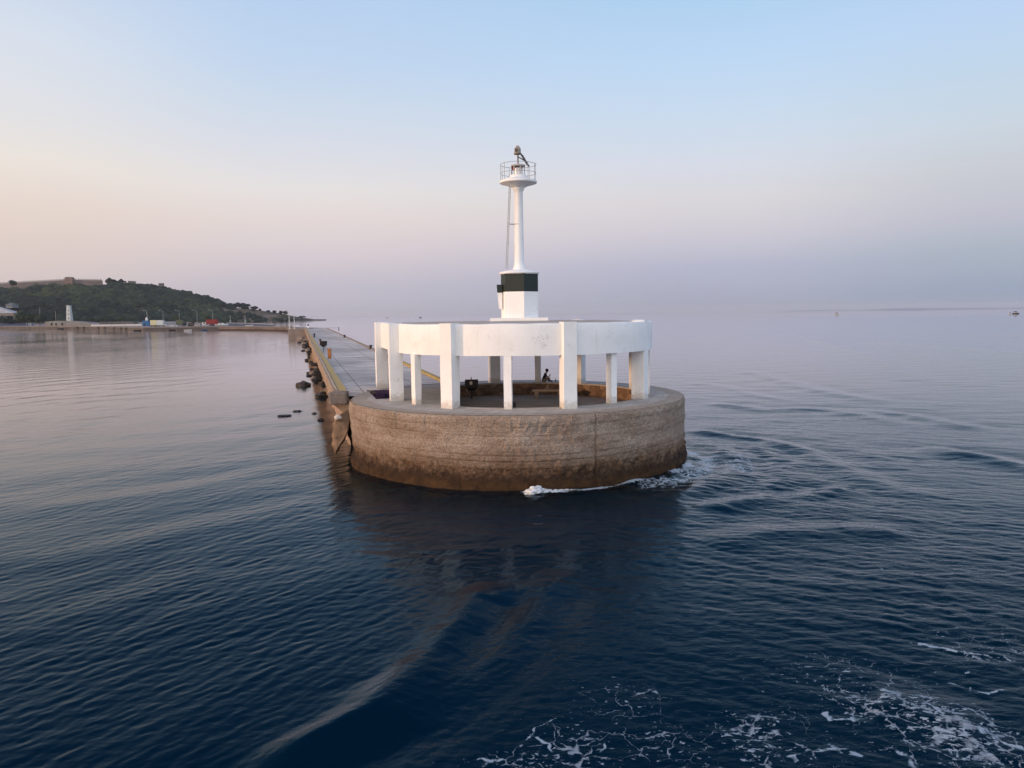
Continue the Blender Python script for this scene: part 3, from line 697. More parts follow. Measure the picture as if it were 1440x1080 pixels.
for k in range(6):
    a = R(60*k+20); x_, y_ = TX+.37*math.sin(a), TY-.37*math.cos(a)
    MB().tube([(x_, y_, zd-.03), (x_, y_, zl1-.08)], .028, 8).build('lantern_post', simple('lantern posts', (.62, .59, .56), (.42, .37, .34), .7, 6), lan, smooth=True)
gl_ = NT('frosted lens'); gl_.set(gl_.ramp(gl_.noise(gl_.coord((1, 1, 8)), 6, 2), [(.4, (.72, .70, .68)), (.6, (.8, .79, .78))]), .2, .5)
MB().lathe((TX, TY), [(.01, zd-.02), (.24, zd), (.25, zd+.36), (.18, zd+.42), (.01, zd+.43)], 28).build('lens', gl_.m, lan, smooth=True)
rx = at(721.6, 237.8, TY)
rd = MB().tube([(rx.x-.06, TY-.08, rx.z), (rx.x+.09, TY-.08, rx.z)], [.10, .11], 14).build('warning_lamp', simple('red lamp glass', (.36, .06, .045), (.2, .03, .025), .4, 3), bt, smooth=True)
MB().tube([(rx.x-.08, TY-.08, zd-.1), (rx.x-.08, TY-.08, zl1-.11), (rx.x+.2, TY-.06, zl1-.07)], .025, 8).build('lamp_bracket', simple('dark iron', (.06, .05, .045), (.03, .025, .02), .6, 5), rd, smooth=True)
ph = zt(216)
MB().tube([(TX, TY, zl1), (TX-.015, TY, ph+.05)], .045, 12).build('mast', simple('mast grey', (.28, .25, .23), (.18, .16, .15), .6, 5), bt, smooth=True)
hd = MB(); hc = (TX-.02, TY)
hd.lathe(hc, [(.05, ph-.07), (.23, ph-.04), (.245, ph), (.20, ph+.05), (.20, ph+.26), (.17, ph+.31), (.13, ph+.33), (.12, ph+.39), (.08, ph+.44), (.01, ph+.455)], 8, R(20))
hdo = hd.build('flashing_light', simple('bronze lamp housing', (.34, .29, .24), (.2, .16, .13), .5, 4), bt, smooth=True)
MB().box((TX-.10, TY-.20, ph+.17), (.17, .03, .16), rz(R(-20))).build('lamp_window', simple('smoked glass', (.05, .045, .04), (.03, .03, .03), .2, 3, spec=.6), hdo, bevel=.01)
s0, s1 = at(733.6, 217.6, TY), at(742.9, 233.2, TY)
d_ = (s1-s0).normalized(); nn_ = Vector((-d_.z, 0, d_.x))*-1; mid_ = (s0+s1)/2
rot = Matrix((Vector((d_.x, 0, d_.z)), Vector((0, 1, 0)), Vector((-d_.z, 0, d_.x)))).transposed()
rot = Matrix.Rotation(R(-13), 3, 'Z') @ rot
spn = MB().box(mid_, ((s1-s0).length, .55, .085), rot).build('solar_panel', simple('panel underside', (.055, .05, .045), (.03, .028, .026), .5, 4), bt, bevel=.006)
MB().tube([(TX, TY, zt(220.4)), tuple(mid_+Vector((-.03, 0, -.02)))], .03, 8).build('panel_arm', simple('dark iron', (.06, .05, .045)), spn, smooth=True)
# ladder leaning from the cap to the gallery
lb, lt = at(712.3, 378.3, TY-.1), at(717, 261.5, TY-.1); lad = thing
du = Vector((.08, .34, 0))
lm = MB()
for s_ in (-.5, .5): lm.tube([lb+du*s_, lt+du*s_], .02, 8)
lo = lm.build('ladder', STEEL, bt, smooth=True)
for k in range(1, 19):
    p = lb.lerp(lt, k/19.5); MB().tube([p-du*.5, p+du*.5], .012, 6).build('rung', STEEL, lo)
zq = zt(315); pq = lb.lerp(lt, (zq-lb.z)/(lt.z-lb.z))
MB().tube([pq, (TX+.03, TY-.28, zq-.03)], .018, 8).tube([pq+du*.5, (TX-.02, TY+.28, zq-.03)], .018, 8).build('ladder_stay', STEEL, lo, smooth=True)
# slanting conduit box on the left face: green above, white below
def wedge(z0, z1, w0, w1, name, mat):
    xa = TX-1.0; m = MB(); vs = [(xa, TY-.3, z0), (xa-w0, TY-.3, z0), (xa-w1, TY-.3, z1), (xa, TY-.3, z1)]
    vs += [(x, y+.45, z) for x, y, z in vs]
    m.add(vs, [(0,1,2,3), (7,6,5,4), (0,4,5,1), (1,5,6,2), (2,6,7,3), (3,7,4,0)])
    return m.build(name, mat, bt, bevel=.012)
wedge(zt(411.4), zt(400.2), .30, .33, 'switch_box', GREEN); wedge(zt(434), zt(411.6), .21, .30, 'cable_shroud', WHITE)

# ------------------------------------------------------------------ pier and quay
def concrete_walk():
    t = NT('worn pier concrete'); v = t.coord(); 
    mp = t.N('ShaderNodeMapping'); mp.inputs['Rotation'].default_value = (0, 0, math.atan2(-PD.x, PD.y)*-1); t.L(t.N('ShaderNodeTexCoord').outputs['Object'], mp.inputs['Vector']); p = mp.outputs['Vector']
    st = t.N('ShaderNodeMapping'); st.inputs['Scale'].default_value = (.3, 1.8, 1); t.L(p, st.inputs['Vector'])
    c = t.ramp(t.noise(st.outputs[0], .9, 7, .65), [(.38, (.28, .245, .22)), (.47, (.52, .455, .41)), (.54, (.64, .57, .51)), (.62, (.78, .71, .64))])
    c = t.mix(t.range(t.noise(v, .11, 4, .6), .42, .62, 0, .55), c, (.28, .245, .225))
    br = t.N('ShaderNodeTexBrick'); br.offset = 0; br.inputs['Scale'].default_value = 1; br.inputs['Brick Width'].default_value = 3.7; br.inputs['Row Height'].default_value = 4.2; br.inputs['Mortar Size'].default_value = .05; br.inputs['Mortar Smooth'].default_value = .3
    t.L(p, br.inputs['Vector']); c = t.mix(t.math('MULTIPLY', br.outputs['Fac'], .6), c, (.06, .055, .055))
    t.set(c, .85, .3); t.bump(t.noise(st.outputs[0], 5, 6, .7), .3, .03); return t.m
WALK = concrete_walk()
BROWN = simple('brown quay wall', (.42, .30, .215), (.25, .165, .115), .9, .8, .7, 5, bd=.06)
YEL = simple('worn yellow paint', (.54, .36, .075), (.40, .31, .19), .85, 1.3, .3)
def eL(Y): return -9.65-.2765*(Y-44.7)
def eR(Y): return -11.08-.274*(Y-76.86)
pier = thing('pier', 'long grey concrete pier with yellow topped kerb running back to the harbour', 'pier', (-10, 50, 0))
YE = 300.
ys = np.linspace(46.2, YE, 60)
ys = np.concatenate([np.linspace(44.9, 48.4, 12), np.linspace(48.45, YE, 60)]); wl = MB(); k = len(ys)
def eRR(y): return -7.76-.2777*(y-42.98) if y < 48.42 else min(eR(y), -3.75 if y < 51.5 else 99)
wl.add([(eL(y)-.05, y, DECK-.03) for y in ys]+[(eRR(y), y, DECK-.03) for y in ys], [(i, i+1, k+i+1, k+i) for i in range(k-1)])
wl.build('walkway', WALK, pier)
# pier flanks with some unevenness
def flank(f, name, ztop, side):
    yy = np.linspace(48.3, YE, 420); zz = np.linspace(-1.2, ztop, 26); Yg, Zg = np.meshgrid(yy, zz, indexing='xy')
    off = .12*fbm(Yg*.5, Zg*.8, 0, 30+side, 3)+.05*fbm(Yg*3, Zg*3, 0, 34, 2)-.10*np.exp(-((Zg-2.55)/.04)**2)-.25*np.clip(.6-Zg, 0, .6)*vnoise(Yg*.8, 0*Zg, 0, 3)
    xx = f(Yg)+side*off
    raw(name, np.stack([xx, Yg, Zg], -1).reshape(-1, 3), grid_faces(len(zz), len(yy)), BROWN, pier)
flank(lambda y: eL(y)+.2, 'harbour_wall', DECK-.2, -1); flank(eR, 'sea_wall', DECK-.035, 1)
kb = MB(); yk = np.linspace(44.9, YE, 90)
kv = []
for y in yk:
    w = .02*mnoise.noise(Vector((0, y*.7, 0)))
    for dx, z in ((-.88, DECK-.52), (-.86+w, DECK+.2), (-.80, DECK+.245), (-.03, DECK+.25+w), (0, DECK+.2), (.25, DECK-1.5)): kv.append((eL(y)+dx, y, z))
c = 6
kb.add(kv, [(i*c+j, i*c+(j+1) % c, (i+1)*c+(j+1) % c, (i+1)*c+j) for i in range(len(yk)-1) for j in range(c)]+[tuple(range(c)), tuple((len(yk)-1)*c+j for j in range(c-1, -1, -1))])
kerb = kb.build('kerb', simple('pale brown kerb', (.38, .29, .21), (.24, .16, .10), .9, 1.1, .5, 8), pier, smooth=True)
ysx = MB(); yk2 = np.linspace(45.3, YE, 200)
ysx.add([q for y in yk2 for q in ((eL(y)-.47+.05*mnoise.noise(Vector((3, y*.9, 0))), y, DECK+.262), (eL(y)-.02, y, DECK+.262), (eL(y)+.006, y, DECK+.2), (eL(y)+.006, y, DECK+.02))], [(i*4+j, i*4+j+1, i*4+5+j, i*4+4+j) for i in range(len(yk2)-1) for j in range(3)])
ysx.build('yellow_stripe', YEL, kerb)
# pale water pipe along the outer top of the kerb
MB().tube([(eL(y)-.62+.02*math.sin(y), y, DECK+.275) for y in np.linspace(46, 120, 60)], .03, 6).build('pipe', simple('pale pipe', (.5, .45, .4)), kerb, smooth=True)
MB().box((eL(44.8)-.52, 44.72, DECK-.10), (1.06, .9, .68), rz(R(4))).build('end_block', simple('grey end block', (.24, .20, .175), (.13, .105, .09), .9, 1.5, .6, 7), pier, smooth='all', bevel=.03, seg=1, rough=.05, rfreq=2.5, cuts=7)
# broken shoulder under the end block, down to the water
sh = MB().box((eL(46)+.25, 46.3, 2.85), (.8, 2.4, .75), rz(R(15))); sh.build('shoulder', BROWN, pier, smooth='all', bevel=.08, seg=1, rough=.16, rfreq=2.4, cuts=7)
# raised yellow edge on the seaward side near the head, plain kerb further out
rk = MB(); yy = np.linspace(52, 84, 40)
rk.add([q for y in yy for q in ((eR(y)-.30, y, DECK-.04), (eR(y)-.30, y, DECK+.16), (eR(y)+.01, y, DECK+.16), (eR(y)+.01, y, DECK-.06))], [(i*4+j, i*4+(j+1) % 4, i*4+4+(j+1) % 4, i*4+4+j) for i in range(39) for j in range(4)]+[(0, 1, 2, 3), (159, 158, 157, 156)])
rk.build('seaward_kerb', simple('faded yellow kerb', (.44, .32, .085), (.27, .21, .11), .85, 1.2, .2), pier)
rk = MB(); yy = np.linspace(84.3, YE, 50)
rk.add([q for y in yy for q in ((eR(y)-.30, y, DECK-.04), (eR(y)-.30, y, DECK+.13), (eR(y)+.01, y, DECK+.13), (eR(y)+.01, y, DECK-.06))], [(i*4+j, i*4+(j+1) % 4, i*4+4+(j+1) % 4, i*4+4+j) for i in range(49) for j in range(4)]+[(0, 1, 2, 3)])
rk.build('plain_kerb', simple('grey kerb', (.27, .22, .18), (.17, .14, .12)), pier)
# landing stage on the harbour side far along the pier
ls = thing('landing_stage', 'square brown concrete landing stage jutting from the far end of the pier', 'landing stage', (-79, 284, 0))
MB().box((-78.6, 286, 1.45), (9., 9., 3.9), rz(R(15))).build('block', simple('pinkish stage wall', (.40, .30, .24), (.25, .18, .14), .9, .3, .5, 3), ls, bevel=.15, rough=.1, rfreq=.8)
MB().box((-78.6, 286, 3.5), (9.2, 9.2, .22), rz(R(15))).build('slab', simple('pale stage top', (.40, .32, .25), (.28, .21, .16)), ls, bevel=.05)
ml = [(405.9, 438.2, 0), (412.9, 440.2, 1)]
for px, py, j in ml:
    b_ = atz(px+.4, 281.6, 3.6); o = thing('pole', ('taller' if j == 0 else 'shorter')+' slim white pole on the corner of the landing stage', 'pole', b_, 'white poles on the landing stage')
    zt_ = at(px, py, 281.6).z
    MB().tube([b_, (b_.x, b_.y, zt_)], [.16, .08], 10).build('shaft', simple('pole white', (.7, .68, .66)), o, smooth=True)
    MB().box((b_.x, b_.y, 3.7), (.6, .6, .2)).build('foot', simple('pole white', (.7, .68, .66)), o, bevel=.03)
    if j == 0: MB().tube([(b_.x-.9, b_.y, zt_-.1), (b_.x+1.1, b_.y, zt_+.05)], .06, 6).build('yardarm', simple('pole white', (.7, .68, .66)), o)

QZ = 2.4
def Q(px, Y): p = at(px, 441, Y); return (p.x, Y)
quay_edge = [(eL(YE)-.9, YE), Q(404, 429), Q(356, 470), Q(306, 486), Q(200, 494), Q(130, 590), Q(60, 650), Q(0, 719), Q(-140, 860), Q(-400, 900), Q(-900, 960)]
quay_back = [Q(-900, 1100), Q(-400, 1500), Q(238, 1380), Q(262, 1000), Q(318, 700), Q(320, 512), Q(356, 486), Q(404, 447), (eR(YE), YE)]
qo = thing('quay', 'far harbour quay with pale brown wall and grey surface below the wooded hill', 'quay', (quay_edge[3][0], quay_edge[3][1], 0))
qp = quay_edge+quay_back
MB().add([(x, y, QZ+(DECK-QZ)*max(0, min(1, (430-y)/130))-.04) for x, y in qp], [tuple(range(len(qp)))]).build('surface', simple('far quay surface', (.27, .24, .22), (.17, .155, .15), .9, .03, 0), qo)
def strip(name, pts, z0, ztop, mat, parent, step=4.):
    m = MB(); vs = []; 
    dense = []
    for a, b in zip(pts[:-1], pts[1:]):
        L_ = math.hypot(b[0]-a[0], b[1]-a[1]); k = max(2, int(L_/step))
        dense += [(a[0]+(b[0]-a[0])*i/k, a[1]+(b[1]-a[1])*i/k) for i in range(k)]
    dense.append(pts[-1])
    for i, (x, y) in enumerate(dense):
        zz = QZ+(DECK-QZ)*max(0, min(1, (430-y)/130)) if ztop is None else ztop
        for q in range(4): vs.append((x+.2*mnoise.noise(Vector((x*.3, y*.3, q))), y+.2*mnoise.noise(Vector((y*.3, x*.3, q+5))), z0+(zz-z0)*q/3))
    m.add(vs, [(i*4+q, i*4+4+q, i*4+5+q, i*4+1+q) for i in range(len(dense)-1) for q in range(3)]); return m.build(name, mat, parent)
QW = NT('far quay wall'); v_ = QW.coord((1, 1, 3)); g_ = QW.N('ShaderNodeNewGeometry'); s_ = QW.N('ShaderNodeSeparateXYZ'); QW.L(g_.outputs['Position'], s_.inputs[0])
QW.set(QW.mix(QW.range(s_.outputs[2], .9, .5), QW.ramp(QW.noise(v_, .12, 5, .6), [(.35, (.085, .07, .065)), (.65, (.185, .15, .135))]), (.05, .035, .03)), .9, .2)
strip('quay_wall', quay_edge[:4], -.5, None, QW.m, qo); strip('grey_quay_wall', quay_edge[3:], -.5, None, simple('dark grey quay wall', (.12, .108, .104), (.05, .045, .044), .9, .12), qo); strip('seaward_face', [Q(318, 700), Q(320, 512), Q(356, 486), Q(404, 447), (eR(YE), YE)], -.5, None, QW.m, qo)
strip('pale_stringcourse', [(x, y-.35) for x, y in quay_edge[1:8]], 1.9, 2.45, simple('pale quay edge', (.22, .20, .19), (.15, .135, .13), .9, .05), qo)

# ------------------------------------------------------------------ small things on and beside the pier
BLACK = simple('black bin plastic', (.012, .012, .014), (.006, .006, .007), .6, 3, 0)
def bin_on_post(b, w, h, zp, label, group=None):
    o = thing('litter_bin', label, 'litter bin', b)
    m = MB(); vs = []
    for z, q in ((zp, .34), (zp+h*.25, .9), (zp+h*.3, 1.), (zp+h, 1.06)):
        vs += [(b.x+sx*w/2*q, b.y+sy*w*.35*q, b.z+z) for sx, sy in ((-1,-1), (1,-1), (1,1), (-1,1))]
    m.add(vs, [(i*4+j, i*4+(j+1) % 4, i*4+4+(j+1) % 4, i*4+4+j) for i in range(3) for j in range(4)]+[(3,2,1,0)])
    for s_ in (-1, 1): m.box((b.x+s_*w*.53, b.y, b.z+zp+h*.65), (.02, w*.7, h*.7))
    m.build('bucket', BLACK, o, bevel=.012)
    MB().tube([b, b+Vector((0, 0, zp+.05))], .035, 8).tube([b+Vector((0, 0, zp*.55)), b+Vector((-w*.3, 0, zp+.05))], .02, 6).tube([b+Vector((0, 0, zp*.55)), b+Vector((w*.3, 0, zp+.05))], .02, 6).build('post', BLACK, o, smooth=True)
    return o
bp = gnd(663.5, 560.5, FLOOR); o = bin_on_post(Vector((bp.x, bp.y, FLOOR)), .78, .72, .52, 'square black litter bin on a thin post before the stone wall under the roof')
MB().box((bp.x-.02, bp.y-.30, FLOOR+1.05), (.17, .02, .21)).build('sticker', simple('pale sticker', (.35, .35, .36)), o, bevel=.005)
MB().tube([(bp.x-.02, bp.y, FLOOR+1.2), (bp.x-.02, bp.y, FLOOR+1.42)], .03, 8).build('knob', BLACK, o, smooth=True)
b2 = gnd(455.4, 495.5, DECK); bin_on_post(Vector((b2.x, b2.y, DECK-.03)), .75, .75, .75, 'small black litter bin on a post beside the kerb of the long pier')
# bench
bq = gnd(771, 559, FLOOR); bo = thing('bench', 'low concrete bench against the stone wall below the seated person', 'bench', (bq.x, bq.y, FLOOR))
BC = simple('bench concrete', (.36, .27, .20), (.24, .17, .12), .9, 3, .4)
MB().box((bq.x, bq.y+.1, FLOOR+.46), (2.1, .45, .11)).build('seat', BC, bo, bevel=.02)
for s_ in (-.78, .78): MB().box((bq.x+s_, bq.y+.1, FLOOR+.203), (.26, .38, .405)).build('leg', BC, bo, bevel=.015)
# dark bag behind the slim post
bg_ = gnd(723.3, 572.6, DECK); o = thing('bag', 'small black bag standing on the paving behind the middle slim pillar', 'bag', (bg_.x, bg_.y, DECK-.01))
MB().box((bg_.x, bg_.y, DECK+.13), (.17, .2, .28)).build('sack', BLACK, o, bevel=.04, rough=.015)
MB().tube([(bg_.x-.05, bg_.y, DECK+.26), (bg_.x-.03, bg_.y, DECK+.34), (bg_.x+.03, bg_.y, DECK+.34), (bg_.x+.05, bg_.y, DECK+.26)], .01, 6).build('handle', BLACK, o)
# person: one skinned body, clothes and hair as children
SKIN = simple('skin', (.36, .21, .14), (.30, .17, .11), .6, 4)
def skin_mesh(name, joints, edges, mat, parent, root=0, sub=1):
    me = bpy.data.meshes.new(name); off = parent.location if False else Vector((0,0,0))
    me.from_pydata([j[0] for j in joints], edges, []); me.materials.append(mat)
    o = bpy.data.objects.new(name, me); COL.objects.link(o); o.parent = parent
    md = o.modifiers.new('skin', 'SKIN'); md.use_smooth_shade = True
    for i, j in enumerate(joints):
        r = j[1]; sv = me.skin_vertices[0].data[i]; sv.radius = r if isinstance(r, tuple) else (r, r); sv.use_root = i == root
    if sub: s2 = o.modifiers.new('sub', 'SUBSURF'); s2.levels = sub; s2.render_levels = sub
    return o
def person(loc, rot, label, pose, top, bottom, hair, group=None, detail=True, scale=1.):
    o = thing('person', label, 'person', loc, group); o.rotation_euler.z = rot; o.scale = (scale,)*3
    # local frame: faces +x, left is +y
    P = dict(hip=(0,0,.12), belly=(.04,0,.27), chest=(.11,0,.45), neck=(.19,0,.60), head0=(.225,0,.66), head1=(.27,0,.76), head2=(.25,0,.83),
             sl=(.14,.17,.52), el=(.20,.25,.29), wl=(.37,.10,.34), sr=(.14,-.17,.52), er=(.24,-.24,.28), wr=(.40,-.07,.40),
             hl=(.03,.10,.10), kl=(.42,.17,.26), al=(.36,.07,.05), tl=(.55,.10,.035), hr=(.03,-.10,.10), kr=(.43,-.15,.27), ar=(.40,-.06,.06), tr=(.58,-.08,.035)) if pose == 'sit' else \
        dict(hip=(0,0,.92), belly=(.01,0,1.06), chest=(.01,0,1.28), neck=(0,0,1.47), head0=(.01,0,1.54), head1=(.02,0,1.63), head2=(.01,0,1.71),
             sl=(0,.19,1.40), el=(.0,.25,1.12), wl=(.12,.22,.90), sr=(0,-.19,1.40), er=(.0,-.25,1.12), wr=(.12,-.22,.90),
             hl=(0,.10,.88), kl=(.02,.11,.48), al=(-.02,.12,.07), tl=(.14,.13,.035), hr=(0,-.10,.88), kr=(.03,-.11,.48), ar=(-.01,-.12,.07), tr=(.15,-.13,.035))
    J = [(P['hip'], (.13,.12)), (P['belly'], (.12,.10)), (P['chest'], (.14,.11)), (P['neck'], .055), (P['head0'], .065), (P['head1'], (.088,.095)), (P['head2'], .062)]
    E = [(0,1),(1,2),(2,3),(3,4),(4,5),(5,6)]
    def chain(start, items):
        q = start
        for p, r in items: J.append((p, r)); E.append((q, len(J)-1)); q = len(J)-1
        return q
    hands = []
    for s_ in 'lr':
        w = chain(2, [(P['s'+s_], .062), (P['e'+s_], .045), (P['w'+s_], .03)])
        e_, w_ = Vector(P['e'+s_]), Vector(P['w'+s_]); d = (w_-e_).normalized(); palm = w_+d*.06
        q = chain(w, [(tuple(palm), (.036, .018))]); hands.append(palm+d*.05)
        if detail:
            side = d.cross(Vector((0,0,1))).normalized()
            for k, ln in enumerate((.06, .075, .07, .055)):
                b = palm+d*.02+side*(k-1.5)*.019; c = b+d*ln*.55; t_ = c+(d*.45+Vector((0,0,.6)))*ln*.6
                chain(q, [(tuple(b+d*.01), .0095), (tuple(c), .009), (tuple(t_), .008)])
            tb = palm-d*.02+side*-.035; chain(q, [(tuple(tb), .011), (tuple(tb+d*.035+Vector((0,0,.025))), .009)])
        chain(0, [(P['h'+s_], .095), (P['k'+s_], .062), (P['a'+s_], .04), (P['t'+s_], (.04,.03))])
    # nose, chin and ears as stubs on the head
    h1 = Vector(P['head1'])
    chain(5, [(tuple(h1+Vector((.095,0,-.005))), .016)]); chain(5, [(tuple(h1+Vector((.06,0,-.075))), .03)])
    for s_ in (-1, 1): chain(5, [(tuple(h1+Vector((-.005,.088*s_,-.01))), .02)])
    skin_mesh('body', J, E, SKIN, o, 0)
    g = 1.12
    JT = [(P['hip'], (.145,.13)), (P['belly'], (.138,.12)), (P['chest'], (.16,.128)), (tuple(Vector(P['chest']).lerp(Vector(P['neck']), .7)), .085)]
    ET = [(0,1),(1,2),(2,3)]
    for s_ in 'lr':
        e2 = Vector(P['s'+s_]).lerp(Vector(P['e'+s_]), .55); JT += [(P['s'+s_], .075), (tuple(e2), .06)]; k = len(JT); ET += [(2, k-2), (k-2, k-1)]
    skin_mesh('shirt', JT, ET, top, o, 1)
    JB = [(P['hip'], (.15,.13))]; EB = []
    for s_ in 'lr':
        mid_ = Vector(P['h'+s_]).lerp(Vector(P['k'+s_]), .75); JB += [(P['h'+s_], .108), (tuple(mid_), .085)]; k = len(JB); EB += [(0, k-2), (k-2, k-1)]
        if pose != 'sit': JB.append((P['a'+s_], .06)); EB.append((k-1, k))
    skin_mesh('trousers', JB, EB, bottom, o, 0)
    for s_ in 'lr':
        m = MB(); a, t_ = Vector(P['a'+s_]), Vector(P['t'+s_]); m.tube([a+Vector((-.03,0,.02)), a.lerp(t_, .5), t_+(t_-a)*.15], [.055, .052, .042], 10); so_ = m.build('shoe', BLACK, None, smooth='all'); so_.parent = o
    hm = MB(); hm.ico(h1+Vector((-.025,0,.035)), .112, 3, .12, 2.5, (1,.95,1.0), 3); hh = hm.build('hair', hair, None, smooth='all'); hh.parent = o
    for s_ in (-1, 1):
        em = MB(); em.ico(h1+Vector((.088,.033*s_,.012)), .011, 1, 0); eo = em.build('eye', BLACK, None, smooth='all'); eo.parent = o
    mm = MB(); mm.box(h1+Vector((.088,0,-.048)), (.012,.04,.007)); mo = mm.build('mouth', simple('lips', (.25,.09,.07)), None); mo.parent = o
    return o, hands
HAIR = simple('black hair', (.012, .009, .008), (.006, .005, .004), .6, 20)
pp = gnd(764.2, 536.6, DECK+.02)
po, hands = person(Vector((pp.x, pp.y-.05, DECK+.02)), R(4), 'person in a black top sitting on the low wall under the roof, holding a phone', 'sit', simple('black cloth', (.012, .012, .014), (.007, .007, .008), .9), simple('beige shorts', (.30, .22, .16), (.24, .17, .12), .9), HAIR)
hw = po.matrix_basis @ Vector(hands[1])
o = thing('phone', 'small dark phone held up by the seated person', 'phone', hw)
MB().box(hw+Vector((.015, 0, .045)), (.012, .075, .15), Matrix.Rotation(R(-18), 3, 'Y')).build('case', BLACK, o, bevel=.004)
MB().box(hw+Vector((.006, 0, .047)), (.003, .066, .135), Matrix.Rotation(R(-18), 3, 'Y')).build('screen', simple('dark glass', (.02, .02, .03), None, .1, 2), o)
bt_ = gnd(781.6, 536.4, DECK+.02); o = thing('bottle', 'dark drink bottle standing on the wall beside the seated person', 'bottle', (bt_.x, bt_.y, DECK+.02))
MB().lathe((bt_.x, bt_.y), [(.035, DECK+.02), (.037, DECK+.04), (.037, DECK+.15), (.015, DECK+.19), (.014, DECK+.225)], 14).build('glass', BLACK, o, smooth=True)
MB().lathe((bt_.x, bt_.y), [(.017, DECK+.222), (.017, DECK+.245)], 12).build('cap', simple('grey cap', (.1, .1, .1)), o)

# bollards and posts along the pier
def cast_bollard(px, py, h, label, mat, group):
    b = gnd(px, py, DECK); o = thing('bollard', label, 'bollard', (b.x, b.y, DECK-.03), group)
    MB().lathe((b.x, b.y), [(.30, DECK-.03), (.30, DECK+.05), (.17, DECK+.10), (.16, DECK+h*.7)], 18).build('stem', mat, o, smooth=True)
    MB().lathe((b.x, b.y), [(.16, DECK+h*.68), (.27, DECK+h*.75), (.28, DECK+h*.9), (.15, DECK+h), (.01, DECK+h+.01)], 18).build('head', mat, o, smooth=True)
IRON = simple('rusty iron', (.055, .042, .036), (.03, .022, .02), .7, 5)
cast_bollard(484.6, 474.6, .6, 'dark iron bollard on the seaward edge of the pier, the farther one', IRON, 'mooring bollards')
cast_bollard(521.5, 490.6, .55, 'dark iron bollard on the seaward edge of the pier, near the white pillar', IRON, 'mooring bollards')
cast_bollard(442., 474., .8, 'dark bollard by the kerb near the landing stage', IRON, 'mooring bollards')
b = gnd(463.6, 504, DECK); o = thing('marker_post', 'short orange post standing by the yellow topped kerb', 'post', (b.x, b.y, DECK-.03))
OR = simple('orange paint', (.42, .18, .06), (.28, .11, .04), .7, 3)
MB().box((b.x, b.y, DECK+.5), (.34, .34, 1.06)).build('shaft', OR, o, bevel=.04); MB().box((b.x, b.y, DECK+1.06), (.40, .40, .08)).build('cap', OR, o, bevel=.02)
b = gnd(450.6, 485.4, DECK); o = thing('marker_post', 'slim brown post with dark round top beside the kerb', 'post', (b.x, b.y, DECK-.03))
MB().tube([(b.x, b.y, DECK-.03), (b.x, b.y, DECK+.75)], .12, 10).build('shaft', OR, o, smooth=True); MB().ico((b.x, b.y, DECK+.85), .2, 2, .05).build('cap', IRON, o, smooth='all')
b = atz(432.8, 296, DECK); o = thing('marker_post', 'white post with dark head at the corner of the landing stage', 'post', (b.x, b.y, DECK-.05))
MB().tube([(b.x, b.y, DECK-.05), (b.x, b.y, DECK+1.)], .25, 10).build('shaft', WHITE, o, smooth=True); MB().lathe((b.x, b.y), [(.26, DECK+.98), (.30, DECK+1.1), (.24, DECK+1.6), (.01, DECK+1.75)], 12).build('cap', IRON, o, smooth=True)
f0 = gnd(461.3, 465.4, DECK); f1 = gnd(468.6, 466., DECK)
o = thing('railing_frame', 'small open steel frame at the far seaward corner of the pier', 'railing', (f0.x, f0.y, DECK-.03))
for p, h in ((f0, 1.), (f1, 1.15)): MB().tube([(p.x, f0.y, DECK-.03), (p.x, f0.y, DECK+h)], .11 if p is f1 else .07, 8).build('post', STEEL if p is f0 else IRON, o)
MB().tube([(f0.x, f0.y, DECK+.93), (f1.x, f0.y, DECK+.97)], .06, 8).build('bar', STEEL, o)

# rocks in the shallows beside the pier
ROCK = simple('wet dark rock', (.035, .028, .024), (.012, .010, .009), .55, 3, .6, 8, .4)
PALE = simple('dry pale rock', (.30, .25, .22), (.16, .13, .11), .9, 2, .6, 6)
rocks = [(428.6,543,16,8,0,'low dark rock standing alone off the pier, left of all others near it'), (454.8,558.5,17,8,0,'flat dark rock beside the grey end block'), (447,535,11,6,0,'dark rock just in front of the square black block'),
 (457.8,541.5,7,6,0,'small dark rock tucked under the kerb wall'), (453.9,591.5,9,4,0,'small dark rock awash left of the fallen slab'), (403,585.3,17,2.4,0,'long thin rock just breaking the surface, farthest out'),
 (420.5,579,11,1.6,0,'thin sliver of rock just breaking the surface'), (443,512,7,3.4,0,'small dark rock, left one of a pair by the kerb wall'), (449,513,7,4.4,0,'dark rock touching the foot of the kerb wall, right of a pair'), (440,509.5,5,2.4,0,'tiny dark rock beyond the pair by the kerb wall'),
 (448,521,8,4.5,0,'dark rock behind the square black block'), (441.5,519.5,6,2.4,0,'small flat rock off the square black block'), (437.5,524.6,5,1.8,0,'tiny flat rock left of the square black block'),
 (426.6,478.6,12,6,1,'pale rock pile end close under the landing stage'), (430.5,485,9,4,1,'pale boulder in front of the landing stage rock pile'), (424,482.4,5,2.6,0,'small dark rock left of the pale boulders'),
 (432.5,488.4,10,4.2,0,'dark boulder along the kerb wall below the pale ones'), (437,492.5,7,5,0,'dark boulder against the kerb wall, nearest of the pile'), (429.3,493.6,6,2.2,0,'small dark rock off the end of the pile'), (437.5,495.5,6,3,0,'low dark rock at the foot of the kerb wall'), (433.5,481,9,5.5,1,'pale boulder leaning on the kerb wall')]
for i, (px, py, w, h, kd, lab) in enumerate(rocks):
    p = gnd(px-3, py); sc_ = p.y/F; W = w*sc_*.54; H = max(h*sc_*.6, .08)
    m = MB(); m.ico((p.x, p.y+W*.3, H*.15), 1., 3, .45, 1.6, (W, W*.75, H*1.25), i+1)
    o = m.build('rock', PALE if kd else ROCK, None, smooth=True); o.location = (0,0,0)
    tag(o, lab, 'rock', 'rocks in the shallows beside the pier')
